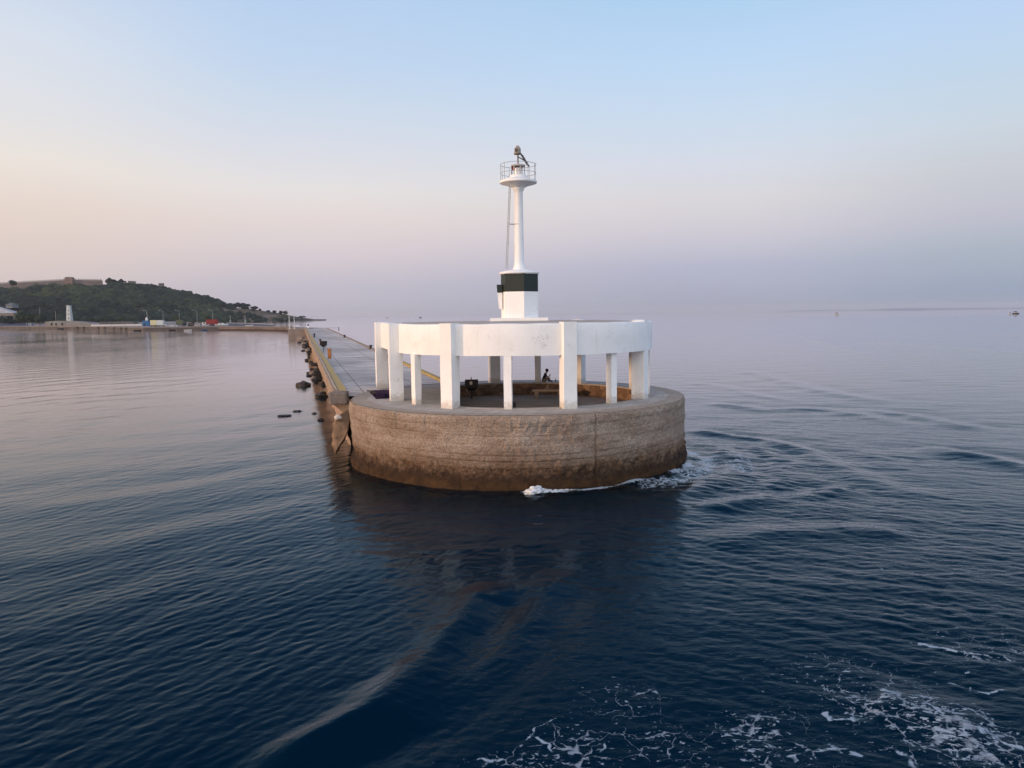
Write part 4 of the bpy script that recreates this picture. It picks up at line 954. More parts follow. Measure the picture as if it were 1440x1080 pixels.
for i in range(16):
    y = 64+215*rng.uniform()**1.3; g_ = random.Random(900+i); W = g_.uniform(.14, .34)*(1+y/150)
    m = MB(); m.ico((eL(y)-.75-abs(g_.gauss(0, .55)), y, W*.12), 1., 2, .5, 1.7, (W, W*.8, W*g_.uniform(.45, .8)), 300+i)
    tag(m.build('rock', ROCK if i % 4 else PALE, None, smooth=True), 'small '+('dark' if i % 4 else 'pale')+' rock in the loose line along the foot of the kerb wall', 'rock', 'rocks in the shallows beside the pier')
p = gnd(446.2, 530.5); o = MB().box((p.x, p.y+.4, .35), (.95, .9, 1.0), rz(R(8))).build('concrete_block', simple('black wet block', (.03, .026, .024), (.012, .011, .01), .6, 3, .3), None, bevel=.05, rough=.03); tag(o, 'square black block standing in the water by the kerb wall', 'block')
p = gnd(455, 530.); m = MB(); m.ico((p.x-.1, p.y, .35), .55, 3, .4, 1.5, (1, .8, 1), 77); o = m.build('rock', simple('tawny rock', (.36, .24, .16), (.2, .13, .09), .9, 3, .5), None, smooth=True); tag(o, 'tawny round rock between the square black block and the kerb wall', 'rock', 'rocks in the shallows beside the pier')
# fallen slab leaning on the broken shoulder
def slab():
    pts = [(493, 573), (470.5, 588), (469.2, 617), (474, 633), (491, 604)]
    P0 = [at(x, y, Yd) for (x, y), Yd in zip(pts, (44.3, 43.4, 42.6, 42.0, 42.9))]
    nrm = (P0[1]-P0[0]).cross(P0[3]-P0[0]).normalized()
    if nrm.y > 0: nrm = -nrm
    m = MB(); k = 5; m.add([p for p in P0]+[p-nrm*.55 for p in P0], [tuple(range(k)), tuple(range(2*k-1, k-1, -1))]+[(i, (i+1) % k, k+(i+1) % k, k+i) for i in range(k)])
    o = m.build('fallen_slab', simple('dark broken concrete', (.27, .18, .115), (.10, .065, .042), .95, 1.6, 1., 7, bd=.08), None, smooth='all', bevel=.05, seg=1, rough=.10, rfreq=2.2, cuts=9); tag(o, 'broken brown concrete slab leaning against the pier end beside the round wall', 'slab')
    q = at(475.5, 587.5, 43.2); m = MB(); m.ico(q+Vector((0, -.05, .02)), .2, 3, .25, 1.5, (1.1, .9, .75), 5); o = m.build('stone', simple('white stone', (.62, .57, .52), (.45, .4, .36), .8, 3), None, smooth='all'); tag(o, 'white stone lying on top of the fallen slab', 'stone')
slab()

# breaking wash at the foot of the wall
def splash():
    m = MB(); rr_ = random.Random(4)
    for i in range(240):
        u_ = (i/240)**1.7*.42; a = .03+u_*.62; hgt = .30*math.exp(-((u_-.06)/.055)**2)+.07*math.exp(-((u_-.16)/.12)**2)+.008
        r_ = RD+.34+.28*math.exp(-((u_-.03)/.05)**2)+rr_.uniform(-.24, .30)
        s_ = rr_.uniform(.015, .06)+hgt*.30*rr_.random()
        m.ico((CD.x+r_*math.sin(a+rr_.uniform(-.01, .01)), CD.y-r_*math.cos(a), hgt*rr_.uniform(.1, .8)-.02), s_, 2, .5, 2.4, (1.3, 1, .6), i)
    o = m.build('breaking_wash', simple('white water', (.72, .74, .76), (.55, .6, .64), .9, 6, .6, 20), None, smooth='all'); tag(o, kind='stuff')
splash()

# ------------------------------------------------------------------ far shore
def prof(pts):
    xs = [p[0] for p in pts]; ys = [p[1] for p in pts]; return lambda x: np.interp(x, xs, ys)
sky_y = prof([(-1500,449),(-1150,432),(-800,416),(-420,413),(-200,411),(0,406.5),(60,404),(95,402),(145,404.5),(155,403),(180,402.5),(225,405),(250,410.5),(275,416),(300,421.5),(322,429),(335,433),(352,433.5),(375,437),(400,440.5),(413,443.5),(430,446.5),(446,448.6),(462,449.4)])
ridgeY = prof([(-1500,1250),(-420,1500),(200,1500),(330,1560),(462,1470)]); shoreY = prof([(-1500,1150),(-900,880),(-420,860),(0,900),(150,1010),(230,1250),(300,1380),(340,1428),(462,1452)])
def hill_pt(u, v):
    """u picture column, v 0 shore .. 1 ridge .. 1.6 behind"""
    v1 = np.minimum(v, 1.); Yd = shoreY(u)+(ridgeY(u)-shoreY(u))*v1+np.maximum(v-1, 0)*500
    yh = 441+.0117*(720-u); zr = EYE+(yh-sky_y(u))/F*ridgeY(u); zr = np.maximum(zr, .6)
    sh_ = .35*v1+.65*v1*v1*(3-2*v1); z = 2.2*(u < 235)+(zr-2.2*(u < 235))*sh_-np.maximum(v-1, 0)**1.2*zr*.9
    z = z-.4*(u >= 235)*(v < .02)
    X = (u-720)/F*Yd*1.0042
    z = z+np.minimum(v1*8, 1)*(1-v1)*3*fbm(X/60, Yd/60, 0, 80, 3)
    return X, Yd, z
uu = np.concatenate([np.linspace(-1500, -430, 60), np.linspace(-420, 300, 150), np.linspace(301, 462, 160)]); vv = np.concatenate([np.linspace(0, 1, 50), np.linspace(1.08, 1.7, 8)])
U, V = np.meshgrid(uu, vv, indexing='xy'); hx, hy, hz = hill_pt(U, V)
bare = NT('scrubby hillside'); vb = bare.coord((1, 1, 1.6))
cb = bare.ramp(bare.noise(vb, .05, 6, .65), [(.36, (.035, .042, .028)), (.5, (.10, .085, .062)), (.6, (.17, .135, .105)), (.72, (.24, .20, .165))])
bare.set(cb, .95, .1); bare.bump(bare.noise(vb, .12, 6, .7), .8, 3.)
h = raw('hill', np.stack([hx, hy, hz], -1).reshape(-1, 3), grid_faces(len(vv), len(uu)), bare.m); tag(h, kind='structure')
fol = NT('mediterranean foliage'); at_ = fol.N('ShaderNodeAttribute'); at_.attribute_name = 'tone'
cf = fol.ramp(at_.outputs['Fac'], [(0., (.006, .014, .014)), (.45, (.016, .032, .022)), (.8, (.036, .058, .026)), (1., (.065, .080, .036))])
cf = fol.mix(fol.range(fol.noise(fol.coord(), .35, 5, .7), .35, .65, .55, 0), cf, (.010, .018, .014)); fol.set(cf, .9, .15)
bmi = bmesh.new(); bmesh.ops.create_icosphere(bmi, subdivisions=2, radius=1); bmi.verts.ensure_lookup_table()
ICOV = np.array([v.co[:] for v in bmi.verts]); ICOF = np.array([[v.index for v in f.verts] for f in bmi.faces]); bmi.free()
def crowns(name, pos, rad, tone, seed, parent=None, amp=.38):
    n = len(pos); g = np.random.default_rng(seed)
    sh_ = g.uniform(0, 50, (n, 1, 3)); d = ICOV[None]
    k = 1+amp*vnoise(d[..., 0]*1.6+sh_[..., 0], d[..., 1]*1.6+sh_[..., 1], d[..., 2]*1.6+sh_[..., 2], seed)+amp*.7*vnoise(d[..., 0]*4+sh_[..., 1], d[..., 1]*4, d[..., 2]*4+sh_[..., 2], seed+1)
    v = pos[:, None, :]+d*k[..., None]*rad[:, None, None]*np.array([1.1, 1.1, .85])
    f = ICOF[None]+(np.arange(n)*len(ICOV))[:, None, None]
    o = raw(name, v.reshape(-1, 3), f.reshape(-1, 3), fol.m, parent, smooth=False)
    tn = np.repeat(tone, len(ICOV))+.12*g.normal(size=n*len(ICOV)); o.data.attributes.new('tone', 'FLOAT', 'POINT').data.foreach_set('value', np.clip(tn, 0, 1).astype(np.float32))
    return o
n = 7000
u_ = np.concatenate([rng.uniform(-420, 440, 5200), rng.uniform(-1480, -420, 1800)]); v_r = rng.uniform(0.02, 1.0, n)**.9
x_, y_, z_ = hill_pt(u_, v_r)
dens = np.where(u_ < 318, 1., np.where(u_ < 345, .30, .16))*np.where((v_r > .93) & (u_ < 160), .25, 1.)*(np.hypot((u_-321)/9, (v_r-.62)/.2) > 1)
patchy = vnoise(x_/40, y_/40, 0, 90); keep = ((v_r < np.where(u_ < 60, .76, .83)) | (u_ > 163)) & (rng.uniform(size=n) < dens) & ((u_ < 330) | (patchy > -.05))
x_, y_, z_, u_, v_r = (a[keep] for a in (x_, y_, z_, u_, v_r))
rad = rng.uniform(3.8, 9.0, len(x_))*np.where(u_ > 330, .62, 1.)*np.where(v_r > .9, .72, 1.)
tone = np.clip(.42+.5*vnoise(x_/55, y_/80, 0, 91)+.26*rng.normal(size=len(x_)), 0, 1)
w_ = crowns('hillside_woods', np.stack([x_, y_, z_+rad*.35], -1), rad, tone, 5); tag(w_, kind='stuff')

# individual trees
TRUNK = simple('grey bark', (.10, .075, .055), (.05, .038, .03))
def tree(px, Y, base_z, h, w, label, group, tone, seed, nc=26):
    b = atz(px, Y, base_z); o = thing('tree', label, 'tree', b, group); g = np.random.default_rng(seed)
    MB().tube([b, b+Vector((.1*h*.3, 0, h*.3)), b+Vector((0, 0, h*.7))], [.045*h, .035*h, .012*h], 8).tube([b+Vector((.03*h, 0, h*.3)), b+Vector((w*.3, 0, h*.62))], [.025*h, .01*h], 6).tube([b+Vector((.03*h, 0, h*.28)), b+Vector((-w*.3, .1*w, h*.6))], [.025*h, .01*h], 6).build('trunk', TRUNK, o, smooth=True)
    d = g.normal(size=(nc, 3)); d /= np.linalg.norm(d, axis=1)[:, None]; q = g.uniform(.25, 1, (nc, 1))**.5
    pos = np.array(b)+np.array([0, 0, h*.62])+d*q*np.array([w*.42, w*.42, h*.30]); rr = g.uniform(.13, .24, nc)*min(w, h)
    crowns('crown', pos, rr, np.clip(tone+.2*g.normal(size=nc), 0, 1), seed, o, .5)
TG = 'trees standing out on the far shore'
for i, (px, Y, pyb, pyt, wpx, lab, tn) in enumerate([
    (344, 1540, 437, 426.5, 16, 'broad dark tree on the ridge where the wood ends', .12), (333.5, 1550, 434, 425.3, 12, 'dark round tree at the edge of the hill wood', .15), (358, 1530, 437, 430.5, 12, 'low dark tree right of the broad ridge tree', .15),
    (356.5, 1520, 437, 433, 5, 'small bush like tree on the bare ridge, first after the broad trees', .1), (365.8, 1520, 439, 434, 4, 'small tree on the bare ridge, second after the broad trees', .1), (377, 1515, 440.5, 436, 5, 'small tree midway along the bare ridge', .15),
    (386, 1505, 441.5, 436.6, 6, 'small tree on the ridge right of midway', .15), (395, 1500, 442.5, 437, 5, 'small tree on the ridge before the twin poles', .12), (401, 1495, 443.5, 437, 7, 'dark tree on the ridge just left of the twin poles', .12), (425, 1465, 448, 444, 12, 'low wide tree near the tip of the headland', .15),
    (160, 1490, 404, 391.5, 18, 'large dark tree beside the right end of the castle wall', .12), (173, 1495, 404, 392.8, 14, 'dark tree on the skyline second from the castle wall', .15), (21, 1440, 404, 394.2, 10, 'dark tree rising in front of the castle wall', .15),
    (30, 760, 457, 438, 17, 'olive green tree left of the harbour lighthouse, nearest the grey roof', .75), (43, 755, 457.5, 440, 16, 'bushy green tree on the quay, middle of three', .6), (55, 750, 457.5, 441, 14, 'bushy green tree on the quay nearest the sloping pale ramp', .5),
    (8, 800, 456, 443, 20, 'dark tree in front of the grey roofed building', .3), (128, 905, 453, 446, 8, 'small grey green tree behind the long white wall', .7), (146, 905, 453, 445, 10, 'pale green tree behind the middle of the white wall', .8), (170, 905, 453, 445, 11, 'grey green tree behind the right half of the white wall', .75), (248, 905, 452, 443, 9, 'olive green tree behind the green truck', .8), (291, 900, 452, 443.5, 8, 'olive green tree behind the red container', .75)]):
    zb = at(px, pyb, Y).z; zt_ = at(px, pyt, Y).z
    tree(px, Y, zb, zt_-zb, wpx*Y/F, lab, TG, tn, 200+i)

# castle on the ridge
CAST = simple('grey pink castle stone', (.16, .135, .13), (.10, .085, .085), .95, .08, .3, .3)
cas = thing('castle', 'long crenellated grey stone castle wall along the top of the wooded hill', 'castle', atz(95, 1500, 70))
def cwall(px0, px1, top0, top1, bot0, bot1, Y, name, merl=0, step=2.7):
    a, b = at(px0, top0, Y), at(px1, top1, Y); za, zb_ = at(px0, bot0, Y).z-6, at(px1, bot1, Y).z-6
    m = MB(); vs = [(a.x, Y, za), (b.x, Y, zb_), (b.x, Y, b.z), (a.x, Y, a.z)]; vs += [(x, y+3, z) for x, y, z in vs]
    m.add(vs, [(0,1,2,3), (7,6,5,4), (3,2,6,7), (0,3,7,4), (1,5,6,2), (0,4,5,1)])
    if merl:
        k = int((px1-px0)/step)
        for i in range(k):
            t_ = (i+.5)/k; c_ = a.lerp(b, t_); m.box((c_.x, Y+.6, c_.z+merl/2-.05), (1.7, 1.2, merl+.1))
    return m.build(name, CAST, cas)
cwall(-70, 91, 403, 394., 408, 402, 1500, 'curtain_wall', 2.8, 3.1)
cwall(104.4, 143, 393.6, 394.2, 404, 406, 1497, 'curtain_wall', 2.6, 3.6)
cwall(143.3, 161, 401.5, 401.5, 406, 406, 1494, 'lower_wall'); cwall(180, 190, 394.8, 395.5, 402, 402, 1498, 'upper_wall')
tw = MB(); a, b = at(90.6, 390.4, 1492), at(101.5, 390.4, 1492)
tw.box(((a.x+b.x)/2, 1496, a.z-12), (b.x-a.x, 8, 24)); tw.box((a.x+3, 1496, a.z+.6), (4, 7, 1.4)); tw.box((b.x-4, 1496, a.z+.5), (5, 7, 1.2))
tw.build('tower', simple('reddish tower stone', (.20, .13, .115), (.14, .095, .085), .95, .1), cas, bevel=.2)
MB().tube([((a.x+b.x)/2, 1495, a.z), ((a.x+b.x)/2, 1495, at(95, 385, 1492).z)], .18, 6).build('flagpole', STEEL, cas)
a, b = at(222.8, 398.2, 1505), at(228.8, 398.2, 1505); MB().box(((a.x+b.x)/2, 1508, a.z-7), (b.x-a.x, 6, 14)).build('turret', CAST, cas, bevel=.2)
# harbour lighthouse
LY = 700; p = atz(97.5, LY, QZ+2.2); o = thing('harbour_lighthouse', 'tapering white square lighthouse with dark lantern on the far quay', 'lighthouse', p)
z1 = at(97.5, 430, LY).z; wq = lambda px: px*LY/F
LW = simple('greyish white render', (.55, .57, .54), (.42, .45, .43), .9, .5)
m = MB(); vs = []
for z, hw_ in ((QZ+2.4, wq(3.3)), (z1, wq(2.15))): vs += [(p.x+sx*hw_, LY+sy*hw_, z) for sx, sy in ((-1,-1), (1,-1), (1,1), (-1,1))]
m.add(vs, [(0,1,5,4), (1,2,6,5), (2,3,7,6), (3,0,4,7), (4,5,6,7), (3,2,1,0)]); m.build('tower', LW, o, bevel=.1)
for q in (.25, .5, .72): MB().box((p.x+.3, LY-wq(3.3)+(wq(1.15))*q-.12, QZ+2.4+(z1-QZ-2.4)*q), (.7, .5, 1.)).build('window', simple('dark window', (.03, .035, .04)), o)
MB().box((p.x, LY, z1+.12), (wq(5.2), wq(5.2), .3)).build('balcony', LW, o, bevel=.05)
MB().lathe((p.x, LY), [(wq(1.5), z1+.25), (wq(1.5), z1+1.6), (wq(1.8), z1+1.65), (.1, z1+2.3)], 12).build('lantern', simple('dark lantern', (.03, .04, .04)), o, smooth=True)
MB().box((p.x+.3, LY, QZ+1.9), (wq(11), wq(7), 1.2)).build('foundation', simple('foundation stone', (.2, .18, .17)), o, bevel=.1)
# sloping pale ramp wall under it
rw = thing('ramp_wall', 'long pale grey curved wall below the harbour lighthouse', 'wall', atz(98, 640, QZ))
cv = [(63, 664, 452.5), (75, 652, 451.4), (90, 640, 451.4), (105, 630, 452), (118, 622, 453.2), (129, 615, 454.6)]
m = MB(); pts = [at(px, py, Y) for px, Y, py in cv]; k = len(pts)
m.add([(q.x, q.y, QZ-.1) for q in pts]+[tuple(q) for q in pts]+[(q.x+3, q.y+8, q.z+.1) for q in pts], [(i, i+1, k+i+1, k+i) for i in range(k-1)]+[(k+i, k+i+1, 2*k+i+1, 2*k+i) for i in range(k-1)])
m.build('face', simple('pale grey wall', (.17, .18, .19), (.11, .115, .12), .9, .1), rw)
for px, Y in ((71, 653.5), (77.5, 648.5), (86, 641.5)):
    q = atz(px, Y, 5); MB().lathe((q.x, q.y), [(.01, 0), (.01, .01)], 4) ; MB().box((q.x, q.y, QZ+1.6), (1.8, .6, 1.8), rz(R(-40))).build('opening', simple('dark window', (.03, .035, .04)), rw, bevel=.3)
def slabthing(name, label, cat, px0, px1, pyb, pyt, Y, dep, mat, extra=None, group=None):
    a = at(px0, pyb, Y); b = at(px1, pyt, Y); o = thing(name, label, cat, ((a.x+b.x)/2, Y, min(a.z, QZ)), group)
    zb = min(a.z, b.z-.2); MB().box(((a.x+b.x)/2, Y+dep/2, (zb+b.z)/2), (b.x-a.x, dep, b.z-zb)).build('body', mat, o, bevel=min(.08, (b.z-zb)*.2))
    return o, a, b
o, a, b = slabthing('low_wall', 'long white wall on the quay between lighthouse and blue kiosk', 'wall', 128, 199, 459.2, 455.6, 600, 1, simple('white quay wall', (.62, .60, .59), (.48, .46, .45), .9, .1))
for q in (.18, .4, .68, .86): MB().box((a.x+(b.x-a.x)*q, 599.96, (QZ+b.z)/2), (.25, .06, b.z-QZ)).build('pier', simple('grey joint', (.3, .29, .29)), o)
MB().box(((a.x+b.x)/2, 600.5, b.z+.06), (b.x-a.x, 1.2, .12)).build('coping', simple('grey joint', (.3, .29, .29)), o)
o, a, b = slabthing('shed', 'low dark roofed shed row behind the long white wall', 'shed', 140, 188, 457, 453, 640, 8, simple('grey shed wall', (.15, .14, .14), (.1, .09, .09), .9, .2))
MB().prism([(a.x-.4, 639.6), (b.x+.4, 639.6), (b.x+.4, 648.4), (a.x-.4, 648.4)], b.z, b.z+.35).build('roof', simple('grey sheet roof', (.26, .24, .25), (.16, .15, .16), .8, .4), o)
o, a, b = slabthing('fence', 'blue painted boundary fence at the left end of the quay', 'fence', -60, 38, 460.2, 455.2, 730, .4, simple('blue fence paint', (.045, .085, .20), (.03, .05, .11), .8, .2))
for i in range(12): MB().box((a.x+(b.x-a.x)*(i+.5)/12, 729.9, (QZ+b.z)/2), (.3, .2, b.z-QZ+.4)).build('post', simple('fence post', (.12, .13, .16)), o)
o, a, b = slabthing('hut', 'small pale blue hut at the end of the blue fence', 'hut', 37, 44, 459.5, 454.2, 722, 4, simple('pale blue hut', (.24, .28, .36), (.16, .19, .24), .9, .2))
MB().box(((a.x+b.x)/2, 724, b.z+.1), (b.x-a.x+.6, 4.6, .22)).build('roof', simple('grey sheet roof', (.26, .24, .25)), o); MB().box((a.x+1.2, 721.95, QZ+1.1), (1., .1, 2.)).build('door', simple('dark window', (.03, .035, .04)), o)
# grey roofed buildings at far left
def house(px0, px1, py_eave, py_ridge, pyb, Y, label, wall, roof):
    a, b = at(px0, py_eave, Y), at(px1, py_eave, Y); zr__ = at((px0+px1)/2, py_ridge, Y).z; zb = at(px0, pyb, Y).z; dp = 14
    o = thing('house', label, 'house', ((a.x+b.x)/2, Y, zb))
    wobj = MB().box(((a.x+b.x)/2, Y+dp/2, (zb+a.z)/2), (b.x-a.x, dp, a.z-zb)).build('wall', wall, o)
    m = MB(); e = .8; vs = [(a.x-e, Y-e, a.z), (b.x+e, Y-e, a.z), (b.x+e, Y+dp+e, a.z), (a.x-e, Y+dp+e, a.z), (a.x+(b.x-a.x)*.12, Y+dp/2, zr__), (b.x-(b.x-a.x)*.45, Y+dp/2, zr__)]
    m.add(vs, [(0,1,5,4), (1,2,5), (2,3,4,5), (3,0,4), (3,2,1,0)]); m.build('roof', roof, o)
    for q in (.2, .5, .8): MB().box((a.x+(b.x-a.x)*q, Y-.03, (zb+a.z)/2+.4), (1.2, .12, 1.5)).build('window', simple('dark window', (.03, .035, .04)), wobj)
house(-45, 19, 441, 430, 450, 860, 'house with big pale grey hipped roof at the far left shore', simple('beige house wall', (.22, .19, .17), (.16, .14, .13)), simple('pale grey roof', (.40, .40, .42), (.30, .30, .32), .8, .1))
house(8, 17, 428.6, 426.2, 433, 1050, 'small pale house among the trees above the grey roof', simple('white house wall', (.26, .26, .27)), simple('pale slate roof', (.17, .18, .19)))
# kiosk
o, a, b = slabthing('kiosk', 'bright blue kiosk with white tank on its roof beside the white wall', 'kiosk', 200.5, 208.8, 459, 452, 560, 3.5, simple('bright blue panel', (.03, .14, .32), (.02, .1, .24), .6, .3))
MB().prism([((a.x+b.x)/2-2, 559.8), ((a.x+b.x)/2+2, 559.8), ((a.x+b.x)/2+1.6, 563.6), ((a.x+b.x)/2-1.6, 563.6)], b.z, b.z+.5).build('roof', simple('blue roof', (.05, .17, .34)), o, bevel=.1)
MB().lathe(((a.x+b.x)/2+.3, 561.5), [(.5, b.z+.4), (.95, b.z+.8), (.9, b.z+2.2), (.3, b.z+2.9), (.05, b.z+3.1)], 14).build('tank', simple('white tank', (.75, .75, .74)), o, smooth=True)
MB().box((a.x+1.4, 559.93, QZ+1.1), (1., .1, 2.)).build('door', simple('dark window', (.03, .035, .04)), o); MB().tube([((a.x+b.x)/2+.6, 561.5, b.z+3), ((a.x+b.x)/2+.6, 561.5, b.z+7)], .06, 6).build('aerial', STEEL, o)
# trucks and trailers
RUB = simple('tyre rubber', (.015, .014, .014)); DARKM = simple('dark truck metal', (.05, .045, .045), (.03, .028, .028))
def wheel(x, y, z, r, parent):
    t = MB(); t.tube([(x, y-.15, z), (x, y+.15, z)], r, 16); w = t.build('wheel', RUB, parent, smooth=True)
    MB().tube([(x, y-.17, z), (x, y-.14, z)], r*.5, 12).build('hub', STEEL, w, smooth=True)
def lorry(px0, px1, pyt, Y, label, box_mat, cab_mat, cab='none', boxfrac=(0, 1), zbed=1.1):
    a, b = atz(px0, Y, QZ), atz(px1, Y, QZ); zt_ = at(px0, pyt, Y).z; L = b.x-a.x
    o = thing('truck', label, 'truck', ((a.x+b.x)/2, Y, QZ), 'trucks and trailers parked on the quay')
    x0, x1 = a.x+L*boxfrac[0], a.x+L*boxfrac[1]
    bx = MB().box(((x0+x1)/2, Y+1.2, (QZ+zbed+zt_)/2), (x1-x0, 2.4, zt_-QZ-zbed)).build('cargo_box', box_mat, o, bevel=.06)
    MB().box(((x0+x1)/2, Y+1.2, zt_+.05), (x1-x0+.15, 2.5, .12)).build('roof_edge', DARKM, bx)
    for q in np.linspace(x0+.5, x1-.5, 5): MB().box((q, Y-.03, (QZ+zbed+zt_)/2), (.08, .06, zt_-QZ-zbed-.2)).build('rib', box_mat, bx)
    MB().box(((a.x+b.x)/2, Y+1.2, QZ+zbed-.2), (L*.97, 2., .3)).build('chassis', DARKM, o)
    if cab != 'none':
        c0, c1 = (x1+.1, b.x) if cab == 'right' else (a.x, x0-.1)
        cb_ = MB().prism([(c0, Y+.1), (c1, Y+.1), (c1, Y+2.3), (c0, Y+2.3)], QZ+.6, QZ+2.7).build('cab', cab_mat, o, bevel=.15); MB().box(((c0+c1)/2, Y+.07, QZ+2.1), ((c1-c0)*.6, .06, .7)).build('window', simple('dark window', (.03, .035, .04)), cb_)
    for q in (.14, .72, .88): wheel(a.x+L*q, Y+.1, QZ+.5, .5, o)
lorry(210.5, 219.3, 450.2, 512, 'pale yellow and white box trailer beside the blue kiosk', simple('pale yellow panel', (.62, .60, .38), (.55, .5, .3), .6, .2), DARKM)
lorry(219.6, 232.6, 450.3, 508, 'white box truck right of the pale yellow trailer', simple('white panel', (.6, .62, .63), (.5, .52, .53), .6, .2), simple('grey cab', (.45, .47, .5)), 'right', (0, .68))
lorry(246.5, 259.5, 450.2, 512, 'olive green covered truck on the quay', simple('olive canvas', (.16, .17, .11), (.10, .11, .07), .9, .3), DARKM, 'right', (0, .7))
lorry(283.5, 305, 449.3, 512, 'dark red container truck with a white cab', simple('dark red panel', (.26, .035, .035), (.17, .025, .025), .7, .3), simple('white cab', (.6, .6, .6)), 'left', (.26, 1))
o, a, b = slabthing('trailer', 'low long silver grey trailer between white and green trucks', 'trailer', 233, 249.5, 460.2, 457.2, 505, 2.4, simple('silver panel', (.42, .45, .5), (.32, .35, .4), .5, .3))
for q in (.2, .8): wheel(a.x+(b.x-a.x)*q, 504.9, QZ+.35, .35, o)
# machinery heap
def excavator():
    p = atz(268, 512, QZ); o = thing('excavator', 'dark tracked digger parked between the green truck and the red container', 'excavator', p)
    MB().box(p+Vector((0, 1, .5)), (4.4, 2.4, .9)).build('tracks', RUB, o, bevel=.3)
    bd = MB().box(p+Vector((-.5, 1, 1.7)), (3.4, 2.2, 1.3)).build('body', simple('dirty brown paint', (.07, .05, .045), (.04, .03, .03)), o, bevel=.15)
    MB().box(p+Vector((.6, .8, 2.6)), (1.3, 1.3, 1.5)).build('cab', DARKM, bd, bevel=.12)
    MB().tube([p+Vector((1.2, 1, 1.8)), p+Vector((3.2, 1, 4.)), p+Vector((5.4, 1, 2.9)), p+Vector((5.9, 1, .9))], [.3, .28, .2, .15], 8).build('arm', simple('dirty brown paint', (.07, .05, .045)), o, smooth=True)
    MB().box(p+Vector((5.7, 1, .6)), (1., 1.2, .9)).build('bucket', DARKM, o, bevel=.15)
excavator()
def car(px, Y, label, mat, w=4.2):
    p = atz(px, Y, QZ); o = thing('car', label, 'car', p, 'small vehicles between the trucks')
    m = MB(); pr = [(-.5, .3), (-.5, .75), (-.42, .85), (-.22, .9), (-.12, 1.4), (.22, 1.42), (.36, .95), (.48, .85), (.5, .3)]
    vs = [(p.x+x*w, p.y+y, QZ+z) for y in (0, 1.7) for x, z in pr]; k = len(pr)
    m.add(vs, [tuple(range(k)), tuple(range(2*k-1, k-1, -1))]+[(i, (i+1) % k, k+(i+1) % k, k+i) for i in range(k)]); bd = m.build('body', mat, o, bevel=.06)
    MB().prism([(p.x-.09*w, p.y-.02), (p.x+.27*w, p.y-.02), (p.x+.2*w, p.y+.0), (p.x-.1*w, p.y+.0)], QZ+.95, QZ+1.33).build('window', simple('dark window', (.03, .035, .04)), bd)
    for q in (-.3, .3): wheel(p.x+q*w, p.y+.05, QZ+.32, .32, o)
car(276, 507, 'cream coloured car in front of the dark digger', simple('cream paint', (.5, .38, .32), (.4, .3, .26), .5)); car(289, 506, 'small silver car under the white cab of the red truck', simple('silver paint', (.4, .42, .46), None, .4)); car(297.5, 507, 'dark blue car beside the white boat', simple('dark blue paint', (.03, .045, .08), None, .4))
# boats
def boat(px, Y, z, L, label, hull, cabin=True, group=None, cat='boat', hh=1.0, ang=0.):
    p = atz(px, Y, z); o = thing('boat', label, cat, p, group); m = MB(); vs = []; secs = [(-.5, .42, .75), (-.3, .5, .78), (0, .5, .85), (.25, .4, .95), (.42, .18, 1.08), (.5, .02, 1.18)]
    W = L*.32
    for x, w, t_ in secs: vs += [(x*L, -w*W, t_*hh), (x*L, -w*W*.72, .12*hh), (x*L, 0, -.12*hh), (x*L, w*W*.72, .12*hh), (x*L, w*W, t_*hh)]
    rr = rz(ang); vs = [p+rr @ Vector(v) for v in vs]
    m.add(vs, [(i*5+j, i*5+5+j, i*5+6+j, i*5+1+j) for i in range(5) for j in range(4)]+[(0,1,2,3,4), tuple(25+j for j in range(4, -1, -1))]+[(i*5, i*5+4, i*5+9, i*5+5) for i in range(5)])
    h_ = m.build('hull', hull, o, smooth=True)
    if cabin:
        q = MB(); c_ = [(-.22, .0), (-.2, .75), (.05, .8), (.2, .1)]
        vs = [p+rr @ Vector((x*L, y*W*.32, hh*.8+zz*hh*1.1)) for y in (-1, 1) for x, zz in c_]; q.add(vs, [(0,1,2,3), (7,6,5,4)]+[(i, (i+1) % 4, 4+(i+1) % 4, 4+i) for i in range(4)]); cb_ = q.build('cabin', simple('white gelcoat', (.7, .7, .69), (.6, .6, .6), .4, .5), o, bevel=.05)
        w_ = MB(); vs = [p+rr @ Vector((x*L, y*W*.325, hh*.8+zz*hh*1.1)) for y in (-1, 1) for x, zz in ((-.17, .3), (-.16, .62), (.04, .66), (.1, .36))]; w_.add(vs, [(0,1,2,3), (7,6,5,4)]); w_.build('window', simple('dark window', (.03, .035, .04)), cb_)
    else:
        MB().box(p+rr @ Vector((-.05*L, 0, hh*.72)), (L*.08, W*.8, .08)).build('thwart', simple('grey thwart', (.2, .18, .16)), o)
    return o
GEL = simple('white gelcoat', (.7, .7, .69), (.6, .6, .6), .4, .5)
boat(311, 500, QZ+.5, 8.5, 'white motor boat standing ashore right of the red container', GEL, True, None, 'boat', 1.0)
boat(350, 462, QZ+.3, 4.5, 'small white dinghy lying on the far arm of the quay', GEL, False, None, 'boat', .7)
boat(192, 487, .05, 4.8, 'dark moored dinghy below the quay under the kiosk', simple('black rubber hull', (.02, .022, .03), (.012, .012, .015)), False, None, 'boat', .8)
FB = 'boats far out at sea'
for px, Y, L_, lab, mt in ((241, 484, 4.2, 'dark dinghy moored below the silver trailer', simple('black rubber hull', (.02, .022, .03))), (263, 482, 4.6, 'small white dinghy moored below the dark digger', GEL), (286, 480, 4., 'small blue dinghy moored below the red container', simple('blue hull', (.05, .09, .18))), (84, 622, 5., 'small dark boat moored under the harbour lighthouse', simple('black rubber hull', (.02, .022, .03)))): boat(px, Y, .05, L_, lab, mt, False, None, 'boat', .8)
